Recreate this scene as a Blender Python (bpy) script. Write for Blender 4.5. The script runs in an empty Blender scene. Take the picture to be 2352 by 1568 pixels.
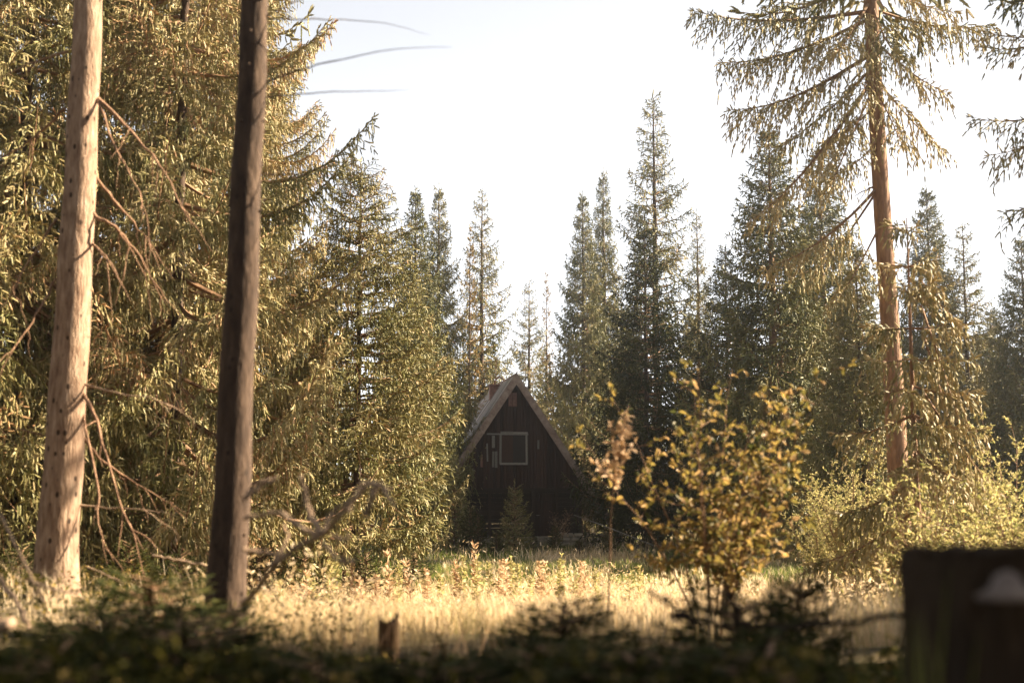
import bpy, math, numpy as np
from mathutils import Vector
PI = math.pi
sc = bpy.context.scene
COL = sc.collection
rng = np.random.default_rng(7)

# ------------------------------------------------------------------ camera geometry (pixels of a 2352 x 1568 view -> world)
F = 2940.0; CX = 1176.0; CY = 784.0; HOR = 1107.0; EYE = 2.2
PITCH = math.atan((HOR - CY) / F)
def P(px, py, Y):
    a = (px - CX) / F; b = (CY - py) / F
    t = Y / (math.cos(PITCH) - b * math.sin(PITCH))
    return np.array([a * t, Y, EYE + (math.sin(PITCH) + b * math.cos(PITCH)) * t])
def ss(v, a, b):
    t = np.clip((v - a) / (b - a), 0, 1); return t * t * (3 - 2 * t)
def ground(x, y):
    x = np.asarray(x, float); y = np.asarray(y, float)
    off = 3.5 * ss(-x, 1.0, 4.5)
    h = 1.28 * (1 - ss(y - off, 6.0, 19.0))
    h = h + 0.05 * np.sin(x * 1.7 + y * .6) * np.cos(y * 1.1 - x * .4) + 0.03 * np.sin(x * 4.1 + 1) * np.sin(y * 3.3)
    h = h + 0.25 * ss(x, 5, 14) * ss(y, 14, 26)
    h = h + 2.5 * ss(y, 70, 140)
    return h
def G(x, y): return float(ground(x, y))

# ------------------------------------------------------------------ materials
def mat(name):
    m = bpy.data.materials.new(name); m.use_nodes = True
    m.node_tree.nodes.clear(); return m, m.node_tree.nodes, m.node_tree.links
def ramp(n, stops):
    r = n.new('ShaderNodeValToRGB'); e = r.color_ramp.elements
    while len(e) > 1: e.remove(e[-1])
    e[0].position = stops[0][0]; e[0].color = (*stops[0][1], 1)
    for p, c in stops[1:]:
        k = e.new(p); k.color = (*c, 1)
    return r
def leafmat(name, stops, transl=.35, rough=.55, spec=.25, vary=.15):
    m, n, l = mat(name)
    at = n.new('ShaderNodeAttribute'); at.attribute_name = 'tint'
    oi = n.new('ShaderNodeObjectInfo')
    ad = n.new('ShaderNodeMath'); ad.operation = 'MULTIPLY_ADD'; ad.inputs[1].default_value = vary
    l.new(oi.outputs['Random'], ad.inputs[0]); l.new(at.outputs['Fac'], ad.inputs[2])
    su = n.new('ShaderNodeMath'); su.operation = 'SUBTRACT'; su.inputs[1].default_value = vary / 2; l.new(ad.outputs[0], su.inputs[0])
    r = ramp(n, stops); l.new(su.outputs[0], r.inputs[0])
    b = n.new('ShaderNodeBsdfPrincipled'); b.inputs['Roughness'].default_value = rough; b.inputs['Specular IOR Level'].default_value = spec
    l.new(r.outputs[0], b.inputs['Base Color'])
    t = n.new('ShaderNodeBsdfTranslucent')
    hs = n.new('ShaderNodeHueSaturation'); hs.inputs['Value'].default_value = 1.3; hs.inputs['Saturation'].default_value = 1.05
    l.new(r.outputs[0], hs.inputs['Color']); l.new(hs.outputs[0], t.inputs['Color'])
    mx = n.new('ShaderNodeMixShader'); mx.inputs[0].default_value = transl
    l.new(b.outputs[0], mx.inputs[1]); l.new(t.outputs[0], mx.inputs[2])
    o = n.new('ShaderNodeOutputMaterial'); l.new(mx.outputs[0], o.inputs[0]); return m
def surf(name, stops, scale=(6, 6, 6), detail=6, rough=.85, bump=.3, bscale=None, attr=0.0, spots=None, bdist=.01):
    """noise coloured solid surface; attr mixes in the per-piece tint"""
    m, n, l = mat(name)
    tc = n.new('ShaderNodeTexCoord'); mp = n.new('ShaderNodeMapping'); mp.inputs['Scale'].default_value = scale
    l.new(tc.outputs['Object'], mp.inputs[0])
    no = n.new('ShaderNodeTexNoise'); no.inputs['Scale'].default_value = 1; no.inputs['Detail'].default_value = detail; no.inputs['Roughness'].default_value = .65
    l.new(mp.outputs[0], no.inputs['Vector'])
    val = no.outputs['Fac']
    if attr:
        at = n.new('ShaderNodeAttribute'); at.attribute_name = 'tint'
        mm = n.new('ShaderNodeMix'); mm.data_type = 'FLOAT'; mm.inputs[0].default_value = attr
        l.new(val, mm.inputs[2]); l.new(at.outputs['Fac'], mm.inputs[3]); val = mm.outputs[0]
    r = ramp(n, stops); l.new(val, r.inputs[0]); colr = r.outputs[0]
    if spots:
        mp2 = n.new('ShaderNodeMapping'); mp2.inputs['Scale'].default_value = spots[0]; l.new(tc.outputs['Object'], mp2.inputs[0])
        vo = n.new('ShaderNodeTexVoronoi'); vo.inputs['Scale'].default_value = 1; vo.inputs['Randomness'].default_value = 1; l.new(mp2.outputs[0], vo.inputs['Vector'])
        lt = n.new('ShaderNodeMapRange'); lt.inputs[1].default_value = spots[1]; lt.inputs[2].default_value = spots[1] + .06; lt.inputs[3].default_value = spots[3]; lt.inputs[4].default_value = 0
        l.new(vo.outputs['Distance'], lt.inputs[0])
        mc = n.new('ShaderNodeMix'); mc.data_type = 'RGBA'; mc.inputs[7].default_value = (*spots[2], 1)
        l.new(lt.outputs[0], mc.inputs[0]); l.new(colr, mc.inputs[6]); colr = mc.outputs[2]
    b = n.new('ShaderNodeBsdfPrincipled'); b.inputs['Roughness'].default_value = rough; b.inputs['Specular IOR Level'].default_value = .2
    l.new(colr, b.inputs['Base Color'])
    if bump:
        bn = n.new('ShaderNodeTexNoise'); bn.inputs['Scale'].default_value = 2.2; bn.inputs['Detail'].default_value = 8; l.new(mp.outputs[0], bn.inputs['Vector'])
        bu = n.new('ShaderNodeBump'); bu.inputs['Strength'].default_value = bump; bu.inputs['Distance'].default_value = bdist
        l.new(bn.outputs['Fac'], bu.inputs['Height']); l.new(bu.outputs[0], b.inputs['Normal'])
    o = n.new('ShaderNodeOutputMaterial'); l.new(b.outputs[0], o.inputs[0]); return m

M = {}
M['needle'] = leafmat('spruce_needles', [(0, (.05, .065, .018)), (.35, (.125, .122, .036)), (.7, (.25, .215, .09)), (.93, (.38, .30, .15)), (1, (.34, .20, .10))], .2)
M['needle_shade'] = leafmat('shaded_spruce_needles', [(0, (.016, .022, .008)), (.5, (.036, .042, .013)), (1, (.085, .08, .024))], .15, .8, .06)  # needle copy darkened so that shade is in the colour
M['larch'] = leafmat('larch_needles', [(0, (.16, .13, .035)), (.6, (.27, .19, .06)), (1, (.34, .22, .08))], .4)
M['leaf'] = leafmat('autumn_leaves', [(0, (.05, .055, .018)), (.35, (.15, .12, .035)), (.7, (.27, .185, .065)), (1, (.36, .24, .13))], .42, .55, .2)
M['leaf_pale'] = leafmat('pale_leaves', [(0, (.13, .14, .045)), (.5, (.32, .285, .12)), (1, (.46, .39, .20))], .45, .5, .2)
M['leaf_pink'] = leafmat('rosy_leaves', [(0, (.28, .18, .09)), (.6, (.44, .31, .19)), (1, (.54, .40, .28))], .45, .5, .2)
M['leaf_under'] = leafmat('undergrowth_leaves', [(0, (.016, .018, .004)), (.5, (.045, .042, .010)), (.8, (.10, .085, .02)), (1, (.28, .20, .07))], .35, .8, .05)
M['straw'] = leafmat('dry_grass', [(0, (.15, .15, .045)), (.3, (.36, .27, .14)), (.7, (.58, .45, .29)), (1, (.68, .57, .42))], .45, .6, .3, 0)
M['green_grass'] = leafmat('green_grass', [(0, (.06, .09, .018)), (.6, (.14, .17, .035)), (1, (.32, .28, .09))], .45, .5, .2, 0)
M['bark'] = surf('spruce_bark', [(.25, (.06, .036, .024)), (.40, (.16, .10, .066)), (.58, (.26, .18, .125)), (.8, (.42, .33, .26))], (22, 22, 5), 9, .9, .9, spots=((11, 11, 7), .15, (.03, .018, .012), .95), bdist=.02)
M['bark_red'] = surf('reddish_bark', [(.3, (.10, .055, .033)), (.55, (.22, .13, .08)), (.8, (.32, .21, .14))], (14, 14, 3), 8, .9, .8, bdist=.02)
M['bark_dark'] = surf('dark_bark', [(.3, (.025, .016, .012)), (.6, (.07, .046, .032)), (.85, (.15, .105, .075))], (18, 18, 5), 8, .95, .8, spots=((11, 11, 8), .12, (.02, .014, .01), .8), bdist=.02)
M['twig'] = surf('twig_wood', [(.3, (.12, .065, .035)), (.7, (.25, .15, .085))], (30, 30, 30), 3, .8, 0)
M['deadwood'] = surf('dead_wood', [(.3, (.18, .115, .075)), (.7, (.36, .26, .18))], (20, 20, 20), 5, .85, .4)
M['greywood'] = surf('weathered_grey_wood', [(.2, (.05, .048, .045)), (.5, (.17, .165, .15)), (.8, (.34, .32, .29))], (9, 9, 60), 6, .85, .4, attr=.35)
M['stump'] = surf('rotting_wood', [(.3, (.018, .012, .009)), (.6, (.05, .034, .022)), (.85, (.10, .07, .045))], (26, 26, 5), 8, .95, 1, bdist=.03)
M['stump_lit'] = surf('sunlit_stump_wood', [(.3, (.035, .02, .01)), (.6, (.09, .055, .028)), (.85, (.17, .11, .06))], (40, 40, 6), 8, .95, 1, bdist=.02)  # lighter copy of the stump wood with sunlight in its colour
M['fungus'] = surf('bracket_fungus', [(.3, (.10, .08, .075)), (.7, (.22, .18, .16))], (12, 12, 12), 4, .6, .2)
M['wall'] = surf('dark_brown_planks', [(.15, (.012, .006, .005)), (.5, (.028, .014, .011)), (.85, (.055, .028, .02))], (14, 14, 1.5), 6, .75, .35, attr=.5)
M['wall_low'] = surf('dark_log_wall', [(.15, (.012, .008, .006)), (.5, (.026, .018, .014)), (.85, (.045, .030, .022))], (1.5, 14, 14), 6, .8, .35, attr=.5)
M['roof'] = surf('weathered_roof_boards', [(.12, (.07, .06, .055)), (.4, (.20, .18, .165)), (.62, (.33, .30, .27)), (.80, (.40, .36, .33)), (.88, (.30, .12, .10)), (1, (.34, .15, .13))], (3, 20, 3), 6, .8, .5, attr=.6)
M['fascia'] = surf('faded_red_fascia', [(.3, (.13, .085, .07)), (.5, (.23, .175, .15)), (.75, (.34, .29, .25))], (5, 5, 5), 6, .8, .4)
M['redwood'] = surf('red_paint_wood', [(.3, (.13, .06, .045)), (.7, (.26, .15, .12))], (10, 10, 10), 5, .8, .3)
M['glass'] = surf('dark_window_boards', [(.3, (.010, .009, .011)), (.7, (.022, .017, .018))], (4, 4, 1), 4, .35, 0)
M['stone'] = surf('foundation_stone', [(.25, (.12, .10, .075)), (.5, (.24, .21, .165)), (.75, (.36, .32, .26))], (5, 5, 8), 8, .95, .7, bdist=.03)
M['pale_fence'] = surf('pale_pink_boards', [(.2, (.36, .27, .24)), (.7, (.55, .45, .41))], (6, 6, 2), 5, .85, .2, attr=.5)
M['soil'] = surf('forest_floor', [(.25, (.025, .018, .010)), (.45, (.06, .045, .022)), (.6, (.11, .08, .04)), (.8, (.2, .15, .08))], (1.2, 1.2, 1.2), 12, .95, .8, bdist=.06)

# ------------------------------------------------------------------ mesh helpers
class MB:
    """collects vertex blocks and faces of any size; builds ONE mesh"""
    def __init__(s): s.v = []; s.t = []; s.f = []; s.n = 0
    def add(s, V, Fs, mi=0, tint=.5):
        V = np.asarray(V, float).reshape(-1, 3)
        s.v.append(V); s.t.append(np.broadcast_to(np.asarray(tint, float), (len(V),)))
        Fs = np.asarray(Fs, np.int64)
        s.f.append((Fs + s.n, mi)); s.n += len(V)
    def mesh(s, name, mats, smooth=False):
        V = np.concatenate(s.v); T = np.concatenate(s.t)
        me = bpy.data.meshes.new(name); me.vertices.add(len(V)); me.vertices.foreach_set('co', V.astype(np.float32).ravel())
        L = np.concatenate([f.ravel() for f, _ in s.f]); cnt = np.concatenate([np.full(len(f), f.shape[1]) for f, _ in s.f])
        mi = np.concatenate([np.full(len(f), m) for f, m in s.f])
        me.loops.add(len(L)); me.loops.foreach_set('vertex_index', L.astype(np.int32))
        me.polygons.add(len(cnt)); st = np.concatenate([[0], np.cumsum(cnt)[:-1]])
        me.polygons.foreach_set('loop_start', st.astype(np.int32))
        me.polygons.foreach_set('material_index', mi.astype(np.int32))
        me.polygons.foreach_set('use_smooth', np.full(len(cnt), bool(smooth)))
        at = me.attributes.new('tint', 'FLOAT', 'POINT'); at.data.foreach_set('value', T.astype(np.float32))
        for m in (mats if isinstance(mats, (list, tuple)) else [mats]): me.materials.append(m)
        me.update(calc_edges=True); return me
    def build(s, name, mats, parent=None, smooth=False):
        return link(name, s.mesh(name, mats, smooth), parent)
def link(name, data, parent=None, loc=None, rot=None, scale=None):
    o = bpy.data.objects.new(name, data); COL.objects.link(o)
    if parent: o.parent = parent
    if loc is not None: o.location = tuple(float(q) for q in loc)
    if rot is not None: o.rotation_euler = rot
    if scale is not None: o.scale = scale
    return o
def tag(o, label, cat, group=None, kind=None):
    if label: o['label'] = label
    if cat: o['category'] = cat
    if group: o['group'] = group
    if kind: o['kind'] = kind
    return o
def empty(name, loc, label, cat, group=None, rz=0):
    o = link(name, None, None, loc, (0, 0, rz)); return tag(o, label, cat, group)

def tube(mb, pts, rad, sides=6, mi=0, tint=.5, cap=True, wob=0, r=None):
    pts = np.asarray(pts, float); n = len(pts); rad = np.broadcast_to(np.asarray(rad, float), (n,))
    T = np.gradient(pts, axis=0); T /= np.linalg.norm(T, axis=1)[:, None] + 1e-9
    up = np.array([0, 0, 1.]) if abs(T[:, 2]).mean() < .8 else np.array([1., 0, 0])
    A = np.cross(T, up); A /= np.linalg.norm(A, axis=1)[:, None] + 1e-9; B = np.cross(A, T)
    th = np.arange(sides) * 2 * PI / sides
    R = rad[:, None] * np.ones(sides)
    if wob: R = R * (1 + wob * (r or rng).normal(size=(n, sides)))
    V = pts[:, None, :] + R[..., None] * (np.cos(th)[None, :, None] * A[:, None, :] + np.sin(th)[None, :, None] * B[:, None, :])
    i = np.arange(n - 1)[:, None]; j = np.arange(sides)[None, :]; j2 = (j + 1) % sides
    Q = np.stack([i * sides + j + 0 * j2, i * sides + j2, (i + 1) * sides + j2, (i + 1) * sides + j + 0 * j2], -1).reshape(-1, 4)
    mb.add(V.reshape(-1, 3), Q, mi, tint)
    if cap and sides > 2:
        mb.add(V[-1], np.arange(sides)[None, :], mi, tint)
        mb.add(V[0], np.arange(sides)[::-1][None, :], mi, tint)
def box(mb, x0, x1, y0, y1, z0, z1, mi=0, tint=.5):
    V = [(x0, y0, z0), (x1, y0, z0), (x1, y1, z0), (x0, y1, z0), (x0, y0, z1), (x1, y0, z1), (x1, y1, z1), (x0, y1, z1)]
    mb.add(V, [(0, 3, 2, 1), (4, 5, 6, 7), (0, 1, 5, 4), (1, 2, 6, 5), (2, 3, 7, 6), (3, 0, 4, 7)], mi, tint)
def prism(mb, poly, y0, y1, mi=0, tint=.5):
    """polygon in xz extruded along y"""
    n = len(poly); V = [(x, y0, z) for x, z in poly] + [(x, y1, z) for x, z in poly]
    mb.add(V, [tuple(range(n))], mi, tint); mb.f[-1] = mb.f[-1]
    base = mb.n - 2 * n
    mb.f.append((np.array([tuple(range(2 * n - 1, n - 1, -1))]) + base, mi))
    mb.f.append((np.array([(i, i + n, (i + 1) % n + n, (i + 1) % n) for i in range(n)]) + base, mi))
def curve(pts, n=12):
    """Catmull-Rom through pts"""
    p = np.asarray(pts, float); p = np.vstack([2 * p[0] - p[1], p, 2 * p[-1] - p[-2]])
    out = []; m = len(p) - 3
    for u in np.linspace(0, m - 1e-6, n):
        i = int(u); t = u - i; a, b, c, d = p[i:i + 4]
        out.append(.5 * ((2 * b) + (-a + c) * t + (2 * a - 5 * b + 4 * c - d) * t * t + (-a + 3 * b - 3 * c + d) * t ** 3))
    return np.array(out)

# ------------------------------------------------------------------ sprig and leaf templates, instanced into one mesh with numpy
def sprig_t(n, L=.12, nl=.026, w=.009, seed=0, fwd=.75):
    r = np.random.default_rng(seed); V = []; Fc = []
    for k in range(n):
        u = (k + .5) / n * L; th = k * 2.4 + r.normal() * .3
        s = .65 + .35 * math.sin(PI * min(1, .25 + .75 * (1 - u / L)))
        rd = np.array([0, math.cos(th), math.sin(th)]); tn = np.array([0, -math.sin(th), math.cos(th)])
        c = np.array([u, 0, 0]); tip = c + nl * s * (rd * .75 + np.array([fwd, 0, 0]))
        sd = (tn * .6 + np.array([.8, 0, 0]) * (1 if k % 2 else -1)) * w * .5
        b = len(V); V += [c - sd, c + sd, tip]; Fc.append((b, b + 1, b + 2))
    rc_ = .014; ang = np.arange(3) * 2 * PI / 3 + .3      # plump needle-covered core of the shoot
    for (xa, ra) in ((0, .3), (.25 * L, 1), (.8 * L, .85)):
        for a_ in ang: V.append(np.array([xa, math.cos(a_) * rc_ * ra, math.sin(a_) * rc_ * ra]))
    V.append(np.array([L * 1.06, 0, 0])); b = len(V) - 10
    for q_ in (0, 3):
        for j_ in range(3):
            a0, a1 = b + q_ + j_, b + q_ + (j_ + 1) % 3; Fc += [(a0, a1, a1 + 3), (a0, a1 + 3, a0 + 3)]
    for j_ in range(3): Fc.append((b + 6 + j_, b + 6 + (j_ + 1) % 3, b + 9))
    return np.array(V), np.array(Fc)
    b = len(V); e = np.array([L + nl * .7, 0, 0])
    V += [np.array([L * .6, -w, 0]), np.array([L * .6, w, 0]), e, np.array([0, 0, -w * .35]), np.array([0, 0, w * .35]), np.array([L, 0, 0])]
    Fc += [(b, b + 1, b + 2), (b + 3, b + 4, b + 5)]
    return np.array(V), np.array(Fc)
def leaf_t(L=1, w=.42, fold=.12):
    V = np.array([(0, 0, 0), (.35 * L, w / 2, fold * L), (.75 * L, w * .38, fold * L), (L, 0, -.06), (.75 * L, -w * .38, fold * L), (.35 * L, -w / 2, fold * L), (.5 * L, 0, 0)])
    Fc = np.array([(0, 6, 1), (1, 6, 2), (2, 6, 3), (3, 6, 4), (4, 6, 5), (5, 6, 0)]); return V, Fc
def inst(mb, tmpl, Pn, D, S, mi=0, tint=.5, r=rng, up=None, upj=1.0):
    """place template (axis +x) at Pn looking along D with size S"""
    V, Fc = tmpl; N = len(Pn)
    if N == 0: return
    D = D / (np.linalg.norm(D, axis=1)[:, None] + 1e-9)
    U = r.normal(size=(N, 3)) * upj
    if up is not None: U = U + np.asarray(up)
    A = np.cross(U, D); A /= np.linalg.norm(A, axis=1)[:, None] + 1e-9; B = np.cross(D, A)
    S = np.broadcast_to(S, (N,))
    W = (V[None, :, 0:1] * D[:, None, :] + V[None, :, 1:2] * A[:, None, :] + V[None, :, 2:3] * B[:, None, :]) * S[:, None, None] + Pn[:, None, :]
    nv = len(V); FF = (Fc[None] + (np.arange(N) * nv)[:, None, None]).reshape(-1, 3)
    mb.add(W.reshape(-1, 3), FF, mi, np.repeat(np.broadcast_to(tint, (N,)), nv))

def bough(mb, sp, p0, az, L, sag, lift, hang=.8, dens=1.0, size=1.0, r=rng, bare=.15, wid=.42, tb=.5, rad=None, curtain=0.35, tintup=.0):
    """one spruce bough: limb + drooping laterals + hanging sprigs"""
    dirh = np.array([math.cos(az), math.sin(az), 0]); side = np.array([-dirh[1], dirh[0], 0])
    bend = r.normal() * .12
    n = 9; s = np.linspace(0, 1, n)
    def cv(s):
        s = np.asarray(s)[:, None]
        return p0 + dirh * L * s * (1 - .12 * abs(sag) * s) + side * L * bend * s * s + np.array([0, 0, 1.]) * L * (-sag * (s * 1.25 - .25 * s * s) + lift * s ** 3)
    pts = cv(s); rr = (rad or (.010 + .010 * L)) * (1 - .88 * s)
    tube(mb, pts, rr, 4, 1, .5, cap=False)
    st = .085 * size / dens
    m = max(4, int(L * (1 - bare) / st)); sl = bare + (1 - bare) * (np.arange(m) + r.random(m)) / m
    base = cv(sl); e = cv(np.minimum(sl + .02, 1.02)) - base + 1e-6; e /= np.linalg.norm(e, axis=1)[:, None]
    tb = tb + r.normal() * .13
    sgn = np.where(np.arange(m) % 2 == 0, 1., -1.)
    ll = wid * L ** .75 * (np.clip(1.02 - sl, 0, 1) ** .6) * (.55 + .6 * r.random(m)) * np.clip(sl * 4, .5, 1) + .04; ll = np.minimum(ll, .62 * L)
    ldir = e * .62 + side * sgn[:, None] * .72 + r.normal(size=(m, 3)) * .12
    ldir /= np.linalg.norm(ldir, axis=1)[:, None]
    PP, DD, TT = [], [], []
    K = max(2, int(ll.max() / (.085 * size)) + 1)
    for k in range(K):
        t = (k + .5) * .085 * size
        ok = t < ll + .03
        if not ok.any(): break
        b = base[ok]; d0 = ldir[ok]; tt = t / 1.0; q = tt / np.maximum(ll[ok], .1)
        dz = -hang * q * tt * .75
        p = b + d0 * tt + np.array([0, 0, 1.]) * dz[:, None]
        d = d0 + np.array([0, 0, -1.]) * (hang * 1.2 * q)[:, None] + r.normal(size=p.shape) * .16
        PP.append(p); DD.append(d); TT.append(tb + .12 * q + r.normal(size=len(p)) * .12)
        # hanging tassels
        hm = r.random(len(p)) < .75 * curtain * 2
        p2 = p[hm]; d2 = d[hm] * .3 + np.array([0, 0, -1.]) + r.normal(size=p2.shape) * .25
        PP.append(p2 - np.array([0, 0, .01])); DD.append(d2); TT.append(tb + r.normal(size=len(p2)) * .15)
        p3, d3 = p2, d2
        for _ in range(2):
            h3 = r.random(len(p3)) < curtain * .75; p3 = p3[h3] + d3[h3] * .10 * size; d3 = d3[h3] * .6 + np.array([0, 0, -.4]) + r.normal(size=(h3.sum(), 3)) * .18
            PP.append(p3); DD.append(d3); TT.append(tb + r.normal(size=len(p3)) * .15 + .05)
    # sprigs along the limb and a tip fan
    j = max(3, int(L / (.12 * size))); s2 = bare * 1.3 + (1 - bare * 1.3) * (np.arange(j) + .5) / j
    PP.append(cv(s2)); DD.append(np.repeat(dirh[None], j, 0) + r.normal(size=(j, 3)) * .45 + np.array([0, 0, .2])); TT.append(np.full(j, tb + .1))
    te = cv([1.0])[0]; td = te - cv([.93])[0]; td /= np.linalg.norm(td)
    PP.append(np.repeat(te[None], 3, 0)); DD.append(td + r.normal(size=(3, 3)) * .3); TT.append(np.full(3, tb + .2))
    PP = np.concatenate(PP); DD = np.concatenate(DD); TT = np.clip(np.concatenate(TT) + tintup, 0, 1)
    inst(mb, sp, PP, DD, (.75 + .5 * r.random(len(PP))) * size, 0, TT, r)

def spruce_mesh(name, H, R, z0, seed, size=1.0, dens=1.0, step=.36, nb=6, hang=.8, curtain=.35, needles=13, nmat='needle', sagb=.45, ragged=.2, coarse_above=None, wid=.42, gap=0.0, pw=1.1, nw=.011, tb=.45, liftb=.5):
    r = np.random.default_rng(seed); mb = MB()
    sp = sprig_t(needles, w=nw, seed=seed); spc = sprig_t(12, w=.016, seed=seed)
    z = z0; az = 0
    while z < H - .25:
        q = (z - z0) / (H - z0); qa = z / H
        Lm = R * ((1 - qa) ** pw) * (.75 + .25 * min(1, q * 8)) + .05
        co = coarse_above is not None and z > coarse_above
        n = nb if not co else max(3, nb - 2)
        for k in range(n):
            if r.random() < gap: continue
            az += 2 * PI / n + r.normal() * .25
            L = Lm * (1 - ragged + 2 * ragged * r.random()) 
            if r.random() < .06: L *= 1.2
            sag = sagb * (1 - qa) ** .7 - .55 * qa ** 1.4 + r.normal() * .08
            p0 = np.array([0, 0, z + r.normal() * step * .3])
            bough(mb, spc if co else sp, p0, az, L, sag, liftb * (1 - qa) + .1, hang * (1 - .5 * qa), dens * (.7 if co else 1), size * (2.0 if co else 1 - .4 * qa), r, wid=wid, tb=tb, curtain=curtain * (1 - .4 * qa))
        z += step * (1.6 if co else 1) * (1 - .45 * qa) * (.8 + .4 * r.random()); az += r.random()
    # leader
    n = int(.7 / (.05 * size)); zz = H - .55 + .55 * np.arange(n) / n
    inst(mb, sp, np.stack([0 * zz, 0 * zz, zz], 1), r.normal(size=(n, 3)) * .5 + np.array([0, 0, 1.1]), .8 * size, 0, .6, r)
    me = mb.mesh(name, [M[nmat], M['twig']]); me['H'] = H; me['R'] = R; return me
def trunk_mesh(name, H, r0, m='bark_dark', seed=0, sides=10, flare=.5, bend=.0, segs=24, top=.06):
    r = np.random.default_rng(seed); mb = MB(); s = np.linspace(0, 1, segs) ** 1.3; z = s * H - .3 * (s == 0)
    rad = r0 * (1 - s) ** .8 * (1 + flare * np.exp(-z / .28)) + r0 * top * s
    pts = np.stack([bend * np.sin(s * 3) + .01 * r.normal(size=segs), .01 * r.normal(size=segs), z], 1)
    pts[-1, :2] = 0
    tube(mb, pts, rad, sides, 0, .5, wob=.03, r=r); me = mb.mesh(name, [M[m]], True); return me

# ------------------------------------------------------------------ terrain and world
def build_ground():
    ax = np.concatenate([np.linspace(-140, -22, 30), np.linspace(-20, 20, 130), np.linspace(22, 140, 30)])
    ay = np.concatenate([np.linspace(-40, -4, 12), np.linspace(-3, 50, 170), np.linspace(52, 260, 50)])
    X, Y = np.meshgrid(ax, ay, indexing='ij'); Z = ground(X, Y)
    Z = Z + np.random.default_rng(1).normal(size=Z.shape) * .012
    V = np.stack([X, Y, Z], -1).reshape(-1, 3); ny = len(ay)
    i = np.arange(len(ax) - 1)[:, None]; j = np.arange(ny - 1)[None, :]
    Q = np.stack([i * ny + j, (i + 1) * ny + j, (i + 1) * ny + j + 1, i * ny + j + 1], -1).reshape(-1, 4)
    mb = MB(); mb.add(V, Q); o = mb.build('ground', M['soil'], smooth=True); tag(o, None, None, kind='structure')
    o['label'] = 'uneven forest clearing floor sloping down from the camera'
build_ground()

SUN_AZ, SUN_EL = math.radians(75), math.radians(34)     # azimuth to the right of the view direction (+Y)
sun_dir = Vector((math.sin(SUN_AZ) * math.cos(SUN_EL), math.cos(SUN_AZ) * math.cos(SUN_EL), math.sin(SUN_EL)))
ld = bpy.data.lights.new('sun', 'SUN'); ld.energy = 5.0; ld.angle = math.radians(.5); ld.color = (1, .83, .60)
lo = link('sun', ld, None, (30, 10, 30)); lo.rotation_euler = sun_dir.to_track_quat('Z', 'Y').to_euler()
w = bpy.data.worlds.new('World'); sc.world = w; w.use_nodes = True; n = w.node_tree.nodes; l = w.node_tree.links; n.clear()
sk = n.new('ShaderNodeTexSky'); sk.sky_type = 'NISHITA'; sk.sun_disc = False; sk.sun_elevation = SUN_EL; sk.sun_rotation = SUN_AZ
sk.altitude = 2500; sk.air_density = .75; sk.dust_density = .3; sk.ozone_density = 1.0
hs = n.new('ShaderNodeHueSaturation'); hs.inputs['Saturation'].default_value = .14
bg = n.new('ShaderNodeBackground'); bg.inputs[1].default_value = .05; wo = n.new('ShaderNodeOutputWorld')
l.new(sk.outputs[0], hs.inputs['Color']); l.new(hs.outputs[0], bg.inputs[0]); l.new(bg.outputs[0], wo.inputs[0])

def haze(density=.0011, g=.88):  # air volume added to stand in for sun glare in the lens
    mb = MB(); box(mb, -110, 110, -20, 150, -2, 31); m, n, l = mat('haze_air')
    v = n.new('ShaderNodeVolumePrincipled'); v.inputs['Color'].default_value = (.93, .96, 1, 1); v.inputs['Density'].default_value = density; v.inputs['Anisotropy'].default_value = g
    o = n.new('ShaderNodeOutputMaterial'); l.new(v.outputs[0], o.inputs['Volume'])
    h = mb.build('haze', m); tag(h, 'thin haze volume added to stand in for lens glare', None, kind='stuff')
haze()

# ------------------------------------------------------------------ spruces
print('variants')
BIG = [spruce_mesh('crown', 19, 3.5, .5, 11, size=.95, dens=1.25, step=.55, nb=6, hang=.65, curtain=.55, needles=13, sagb=.5, coarse_above=10.5, tb=.62, nw=.013, gap=.12, pw=.8, ragged=.35, wid=.46),  # dry-brown tint, pushed further to carry warm flare on the left
       spruce_mesh('crown', 18, 3.1, .6, 12, size=.95, dens=1.25, step=.55, nb=6, hang=.75, curtain=.55, needles=13, sagb=.6, coarse_above=10.5, tb=.68, nw=.013, gap=.12, pw=.8, ragged=.35, wid=.46)]
MID = [spruce_mesh('crown', 9.5, 2.3, 1.2, 21, size=.95, dens=1.2, step=.42, nb=8, gap=.06, wid=.5, hang=.65, curtain=.55, needles=13, sagb=.35, tb=.5, nw=.013, pw=.68)]
FAR = [spruce_mesh('crown', 13, 2.5, .8, 31, pw=.9, size=1.45, dens=1.2, step=.34, nb=7, hang=.8, needles=9, sagb=.3, tb=.34, nw=.016, wid=.6, ragged=.3, curtain=.5),
       spruce_mesh('crown', 13, 2.6, 1.2, 32, pw=.9, size=1.45, dens=1.2, step=.36, nb=7, hang=.9, needles=9, sagb=.4, tb=.38, nw=.016, wid=.6, ragged=.35, gap=.06, curtain=.45),
       spruce_mesh('crown', 14, 2.3, 2.0, 33, pw=.85, size=1.45, dens=1.2, step=.42, nb=6, hang=.9, needles=9, sagb=.35, tb=.42, nw=.014, wid=.5, ragged=.45, gap=.12, curtain=.4)]
DARK = [spruce_mesh('crown', 13, 2.7, .9, 41, pw=.9, size=1.45, dens=1.2, step=.36, nb=7, hang=1.0, needles=9, sagb=.4, nmat='needle_shade', tb=.45, nw=.015, wid=.5, ragged=.3)]
LARCH = [spruce_mesh('crown', 14, 1.9, 1.5, 51, size=1.7, dens=.75, step=.5, nb=5, hang=.5, needles=12, sagb=.15, nmat='larch', tb=.5, nw=.007, wid=.35, ragged=.35, gap=.15, curtain=.25)]
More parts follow.
